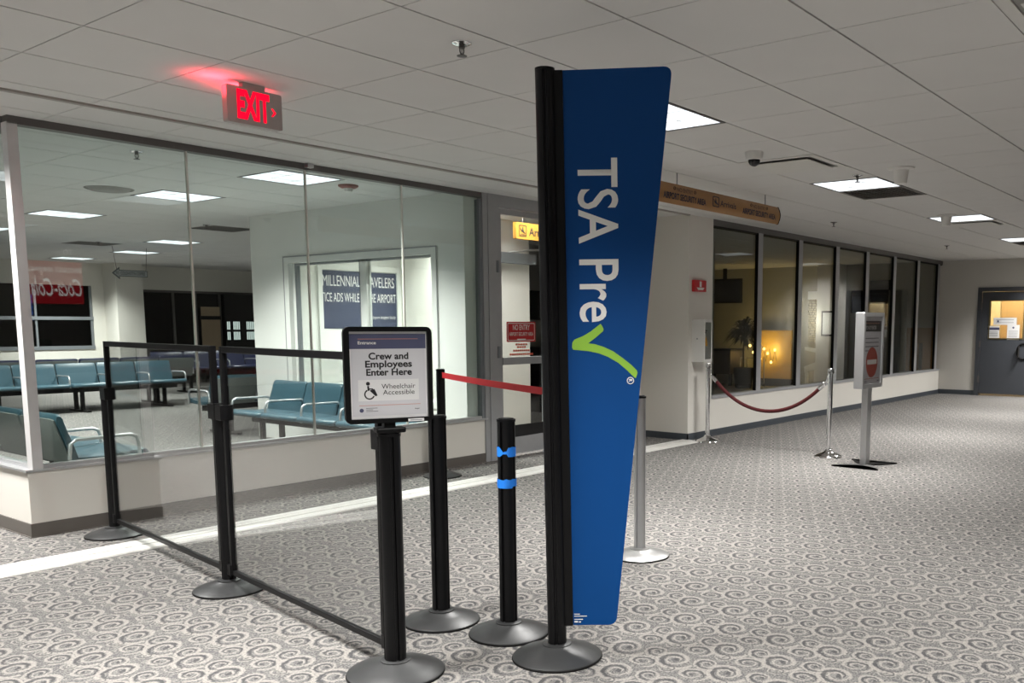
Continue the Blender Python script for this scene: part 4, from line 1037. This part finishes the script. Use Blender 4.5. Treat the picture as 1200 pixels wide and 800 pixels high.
for x, dx in ((-0.22, -0.05), (0.26, 0.03)):
    MB().tube([(x, 0.01, 0.05), (x + dx, 0.01, (ZC - 2.077) / 0.931)], 0.004, 6).build('wire', M_ink, t)

# poster in the arrivals room
t = thing('poster', 'dark navy poster about millennial travelers in a white frame', 'poster', (6.81, 9.0, 1.60))
kx = 9.0 / 9.6
mb = MB(); frame_mb(mb, rrect(-0.56, 0.62, -1.1, 0.375, 0.004, 1), rrect(-0.505, 0.56, -1.05, 0.315, 0.004, 1), (0, -0.03, 0), X3, Z3, (0, 0.03, 0)); mb.build('frame', M_white, t)
pp = MB().box(-0.505, 0.56, -0.008, -0.003, -0.36, 0.305).build('sheet', mat('poster_navy', (0.05, 0.06, 0.11), 0.45, var=0.1), t)
lettering('MILLENNIAL TRAVELERS', 0.12, M_letter, pp, (-0.49, -0.008, 0.13), X3, Z3, width=1.02)
lettering('NOTICE ADS WHILE IN THE AIRPORT', 0.10, M_letter, pp, (-0.62, -0.008, -0.05), X3, Z3, width=1.17)
lettering('Aviation Airport Insights Study', 0.035, M_letter, pp, (0.02, -0.008, -0.245), X3, Z3, width=0.52)

# lounge end wall details
t = thing('departure_screen', 'blue lit departures screen behind the dark windows at the lounge end', 'screen', (6.75, YN + 0.5, 1.55))
MB().box(-0.55, 0.35, 0, 0.06, -0.32, 0.40).build('case', M_rubber, t)
E_b = emit('screen_blue', (0.10, 0.25, 0.9), 1.2); E_c = emit('screen_cyan', (0.3, 0.75, 0.9), 1.1); E_y = emit('screen_yellow', (0.85, 0.8, 0.25), 0.9)
for z, m_, x0, x1 in ((0.22, E_c, -0.5, 0.05), (-0.06, E_y, -0.45, 0.02), (-0.24, E_b, -0.5, 0.1)):
    MB().box(x0, x1, -0.004, 0, z - 0.025, z + 0.025).build('display_line', m_, t)
t = thing('blue_sign', 'narrow blue lit sign behind the end windows next to the glass corner post', 'sign', (7.32, YN + 0.3, 1.60))
MB().box(-0.05, 0.06, 0, 0.05, -0.27, 0.28).build('case', M_rubber, t)
for k in range(5):
    MB().box(-0.04, 0.05, -0.004, 0, -0.25 + 0.105 * k, -0.17 + 0.105 * k).build('display_line', E_b, t)
t = thing('tan_board', 'tan board standing at the dark end windows of the lounge', 'board', (10.72, YN - 0.12, 0))
MB().box(-0.21, 0.21, 0, 0.03, 0.7, 1.38).box(-0.21, 0.21, 0, 0.03, 1.46, 1.66).build('board', M_tan, t)
MB().box(-0.23, 0.23, -0.01, 0.04, 1.38, 1.46).build('rail', M_black, t)
MB().box(-0.2, -0.16, 0, 0.03, 0, 0.7).box(0.16, 0.2, 0, 0.03, 0, 0.7).build('leg', M_black, t)
t = thing('jetway_door', 'dark door with small bright slotted windows at the lounge end', 'door', (11.42, YN - 0.1, 0))
MB().box(-0.36, 0.40, 0, 0.05, 0, 1.95).build('leaf', M_screen, t)
E_w = emit('lit_slot', (0.75, 0.85, 0.8), 0.55)
for xa, n in ((-0.32, 2), (-0.17, 4), (0.15, 5)):
    for za in (0.93, 1.16):
        for k in range(n):
            MB().box(xa + k * 0.042, xa + k * 0.042 + 0.028, -0.004, 0, za, za + 0.18).build('lit_slot', E_w, t)

# ------------------------------------------------------------------ dim room behind the right-hand windows
XR = 17.05
t = thing('hanging_monitor', 'big black monitor hanging in the dim room beyond the first window bay', 'monitor', (XR, 9.95, 2.0))
MB().box(-0.06, 0.0, -0.42, 0.42, -0.25, 0.27, 0.015).build('case', M_rubber, t)
MB().box(-0.065, -0.06, -0.40, 0.40, -0.22, 0.24).build('screen', M_screen, t)
MB().box(-0.05, -0.01, -0.04, 0.04, 0.27, ZC - 2.0).build('mount', M_rubber, t)
t = thing('potted_plant', 'dark bushy potted plant in front of warm lights in the dim room', 'plant', (XR - 0.75, 9.06, 0))
MB().lathe([(0.14, 0), (0.17, 0.02), (0.21, 0.40), (0.20, 0.42), (0.17, 0.40), (0, 0.38)], n=24).build('pot', M_rubber, t, 40)
MB().tube([(0, 0, 0.38), (0.02, 0.02, 0.8), (0, 0, 1.15)], 0.018, 8).build('stem', M_leaf, t)
mb = MB(); rnd = random.Random(3)
for k in range(150):
    a = rnd.uniform(0, 2 * PI); el = rnd.uniform(-0.35, 1.1); L = rnd.uniform(0.25, 0.52); z0 = rnd.uniform(0.95, 1.2)
    d = Vector((math.cos(a) * math.cos(el), math.sin(a) * math.cos(el), math.sin(el))); s_ = d.cross(Z3).normalized() * 0.03
    o = Vector((0, 0, z0)); m1 = o + d * L * 0.55 + Z3 * 0.03; e_ = o + d * L - Z3 * 0.14 * L / 0.4
    mb.add([o, m1 - s_, m1 + s_, e_, m1 + Z3 * 0.012], [(0, 1, 4), (0, 4, 2), (1, 3, 4), (4, 3, 2)])
fo = mb.build('leaf_mass', M_leaf, t); fo['kind'] = 'stuff'
t = thing('gold_panel', 'gold decorated panel glowing behind the plant', 'panel', (XR + 0.12, 8.82, 0))
MB().box(0, 0.05, -0.40, 0.36, 0.16, 1.18, 0.01).build('board', M_gold, t)
MB().box(0, 0.05, -0.42, 0.38, 0, 0.16).build('foot', M_rubber, t)
E_warm = emit('warm_bulb', (1.0, 0.66, 0.16), 5.0)
t = thing('string_lights', 'warm yellow string lights beside the plant in the dim room', 'lights', (XR - 0.02, 9.0, 0))
wpts = []
for k in range(16):
    y = 0.32 - 0.042 * k; z = 0.85 + 0.17 * math.sin(k * 1.9) - 0.018 * k
    wpts.append((0, y, z))
MB().tube(wpts, 0.006, 6).build('wire', M_rubber, t)
for k, p in enumerate(wpts):
    if k % 2 == 0: MB().lathe([(0, -0.03), (0.024, -0.012), (0.026, 0.006), (0.012, 0.03), (0, 0.034)], c=p, n=10).build('bulb', E_warm, t, 60)
la = bpy.data.lights.new('bulb_light', 'POINT'); la.color = (1.0, 0.68, 0.2); la.energy = 16; la.shadow_soft_size = 0.12
lo = bpy.data.objects.new('bulb_light', la); C.objects.link(lo); lo.parent = t; lo.location = (-0.15, -0.1, 0.75)
t = thing('desk', 'dark desk in the dim room left of the plant', 'desk', (XR - 0.1, 9.95, 0))
MB().box(-0.3, 0.3, -0.38, 0.40, 0.74, 0.78).build('top', M_rubber, t)
MB().box(-0.28, 0.28, -0.36, 0.36, 0.25, 0.74).build('front_panel', mat('brown_desk', (0.07, 0.055, 0.04), 0.6), t)
for y in (-0.34, 0.34):
    MB().box(-0.26, -0.20, y - 0.03, y + 0.03, 0, 0.25).box(0.2, 0.26, y - 0.03, y + 0.03, 0, 0.25).build('leg', M_rubber, t)
t = thing('chrome_cart', 'small shiny cart below the string lights', 'cart', (XR - 0.28, 9.12, 0))
for (dx, dy) in ((-0.15, -0.2), (0.15, -0.2), (-0.15, 0.2), (0.15, 0.2)):
    MB().tube([(dx, dy, 0.06), (dx, dy, 0.62)], 0.012, 8).build('upright', M_chrome, t)
    MB().lathe([(0, 0), (0.03, 0.01), (0.035, 0.03), (0.03, 0.055), (0, 0.065)], c=(dx, dy, 0), n=10).build('caster', M_rubber, t, 50)
MB().box(-0.16, 0.16, -0.21, 0.21, 0.30, 0.315).box(-0.16, 0.16, -0.21, 0.21, 0.60, 0.615).build('shelf', M_chrome, t)
# stone wall panel
t = thing('stone_panel', 'pale stacked-stone wall panel seen through the third window bay', 'wall panel', (XR + 0.16, 7.95, 0.95))
MB().box(0.02, 0.06, -0.13, 0.13, 0, 0.86).build('mortar_bed', M_mortar, t)
rnd = random.Random(5); z = 0.0
while z < 0.84:
    hh = rnd.uniform(0.035, 0.055); y = -0.13
    while y < 0.125:
        wd = min(rnd.uniform(0.05, 0.12), 0.13 - y)
        MB().box(-rnd.uniform(0.0, 0.012), 0.02, y, y + wd - 0.008, z, z + hh - 0.008).build('stone', M_stone, t)
        y += wd
    z += hh
MB().box(-0.02, 0.06, -0.14, 0.14, 0.86, 1.02).build('lintel', M_cabin, t)
la = bpy.data.lights.new('stone_fill_light', 'AREA'); la.size = 0.2; la.energy = 3.0; la.color = (1, 0.95, 0.82)  # added lamp without a fixture, brightens the stones
lo = bpy.data.objects.new('stone_fill_light', la); C.objects.link(lo); lo.parent = t; lo.location = (-0.55, 0, 0.45); lo.rotation_euler = (0, math.radians(-80), 0)
t = thing('ramp_rail', 'cream ramp rails below the stone panel', 'rail', (XR + 0.05, 7.95, 0))
MB().prism([(-0.16, 0.72), (0.14, 0.78), (0.14, 0.84), (-0.16, 0.80)], (0, 0, 0), Y3, Z3, (0.08, 0, 0)).prism([(-0.16, 0.40), (0.14, 0.32), (0.14, 0.44), (-0.16, 0.56)], (0, 0, 0), Y3, Z3, (0.08, 0, 0)).build('rail', M_cabin, t)
MB().box(0, 0.06, -0.14, -0.08, 0, 0.45).box(0, 0.06, 0.06, 0.12, 0, 0.38).build('post', M_cabin, t)
struct(MB().box(XR - 0.05, XE, 7.34, 7.80, 0, ZT).build('wall_dim_pillar', M_paint))
t = thing('framed_notice', 'white notice in a black frame on the pillar in the dim room', 'notice', (XR - 0.05, 7.535, 1.32))
MB().box(-0.02, 0, -0.15, 0.15, -0.25, 0.25).build('frame', M_rubber, t)
MB().box(-0.022, -0.02, -0.12, 0.12, -0.215, 0.215).build('sheet', M_paperw, t)
t = thing('wall_screen', 'dark wall screen right of the pillar in the dim room', 'monitor', (XR + 0.25, 7.07, 1.75))
MB().box(-0.05, 0, -0.11, 0.11, -0.22, 0.22, 0.01).build('case', M_screen, t)
t = thing('menu_board', 'black board above a tan panel behind the silver sign', 'board', (XR + 0.25, 6.60, 1.7))
MB().box(-0.05, 0, -0.2, 0.2, 0.0, 0.46).build('board', M_screen, t)
MB().box(-0.03, 0, -0.2, 0.2, -0.5, 0.0).build('panel', M_tan, t)
t = thing('wood_door', 'orange wooden door with a narrow window slot behind the last window bays', 'door', (XE - 0.001, 5.83, 0))
MB().box(-0.05, 0, -0.30, 0.22, 0, 1.24).build('leaf', M_wood, t)
MB().box(-0.056, -0.05, -0.10, -0.03, 0.45, 0.95).build('slot_window', M_screen, t)
t = thing('grey_locker', 'tall grey locker beside the wooden door', 'locker', (XE - 0.2, 6.18, 0))
MB().box(-0.2, 0.19, -0.11, 0.13, 0, 1.95, 0.01).build('body', mat('locker_grey', (0.20, 0.20, 0.185), 0.5), t)
MB().box(-0.21, -0.2, -0.10, 0.12, 0.05, 1.9).build('door', mat('locker_grey', (0.2, 0.2, 0.185), 0.5), t)

# ------------------------------------------------------------------ what the lounge glass mirrors: red sign on the wall behind the camera
t = thing('soda_sign', 'red backlit sign on the back wall, mirrored in the lounge glass', 'sign', (6.13, YB, 1.92))
E_signred = emit('sign_red', (0.6, 0.02, 0.03), 1.0); E_signwh = emit('sign_white', (1.0, 0.93, 0.9), 1.6)
MB().box(-0.40, 0.40, 0.0, 0.06, -0.335, 0.335).build('case', M_aludk, t)
pn = MB().box(-0.39, 0.39, 0.06, 0.064, -0.325, 0.325).build('face', E_signred, t)
lettering('PROUDLY SERVING', 0.075, E_signwh, pn, (0.375, 0.064, 0.16), -X3, Z3, width=0.74)
lettering('Coca-Cola', 0.26, E_signwh, pn, (0.37, 0.064, -0.20), -X3, Z3, width=0.72, shear=0.35, bold=0.01)
lettering('TO', 0.08, E_signwh, t, (0.30, 0.0, 0.44), -X3, Z3, width=0.14)
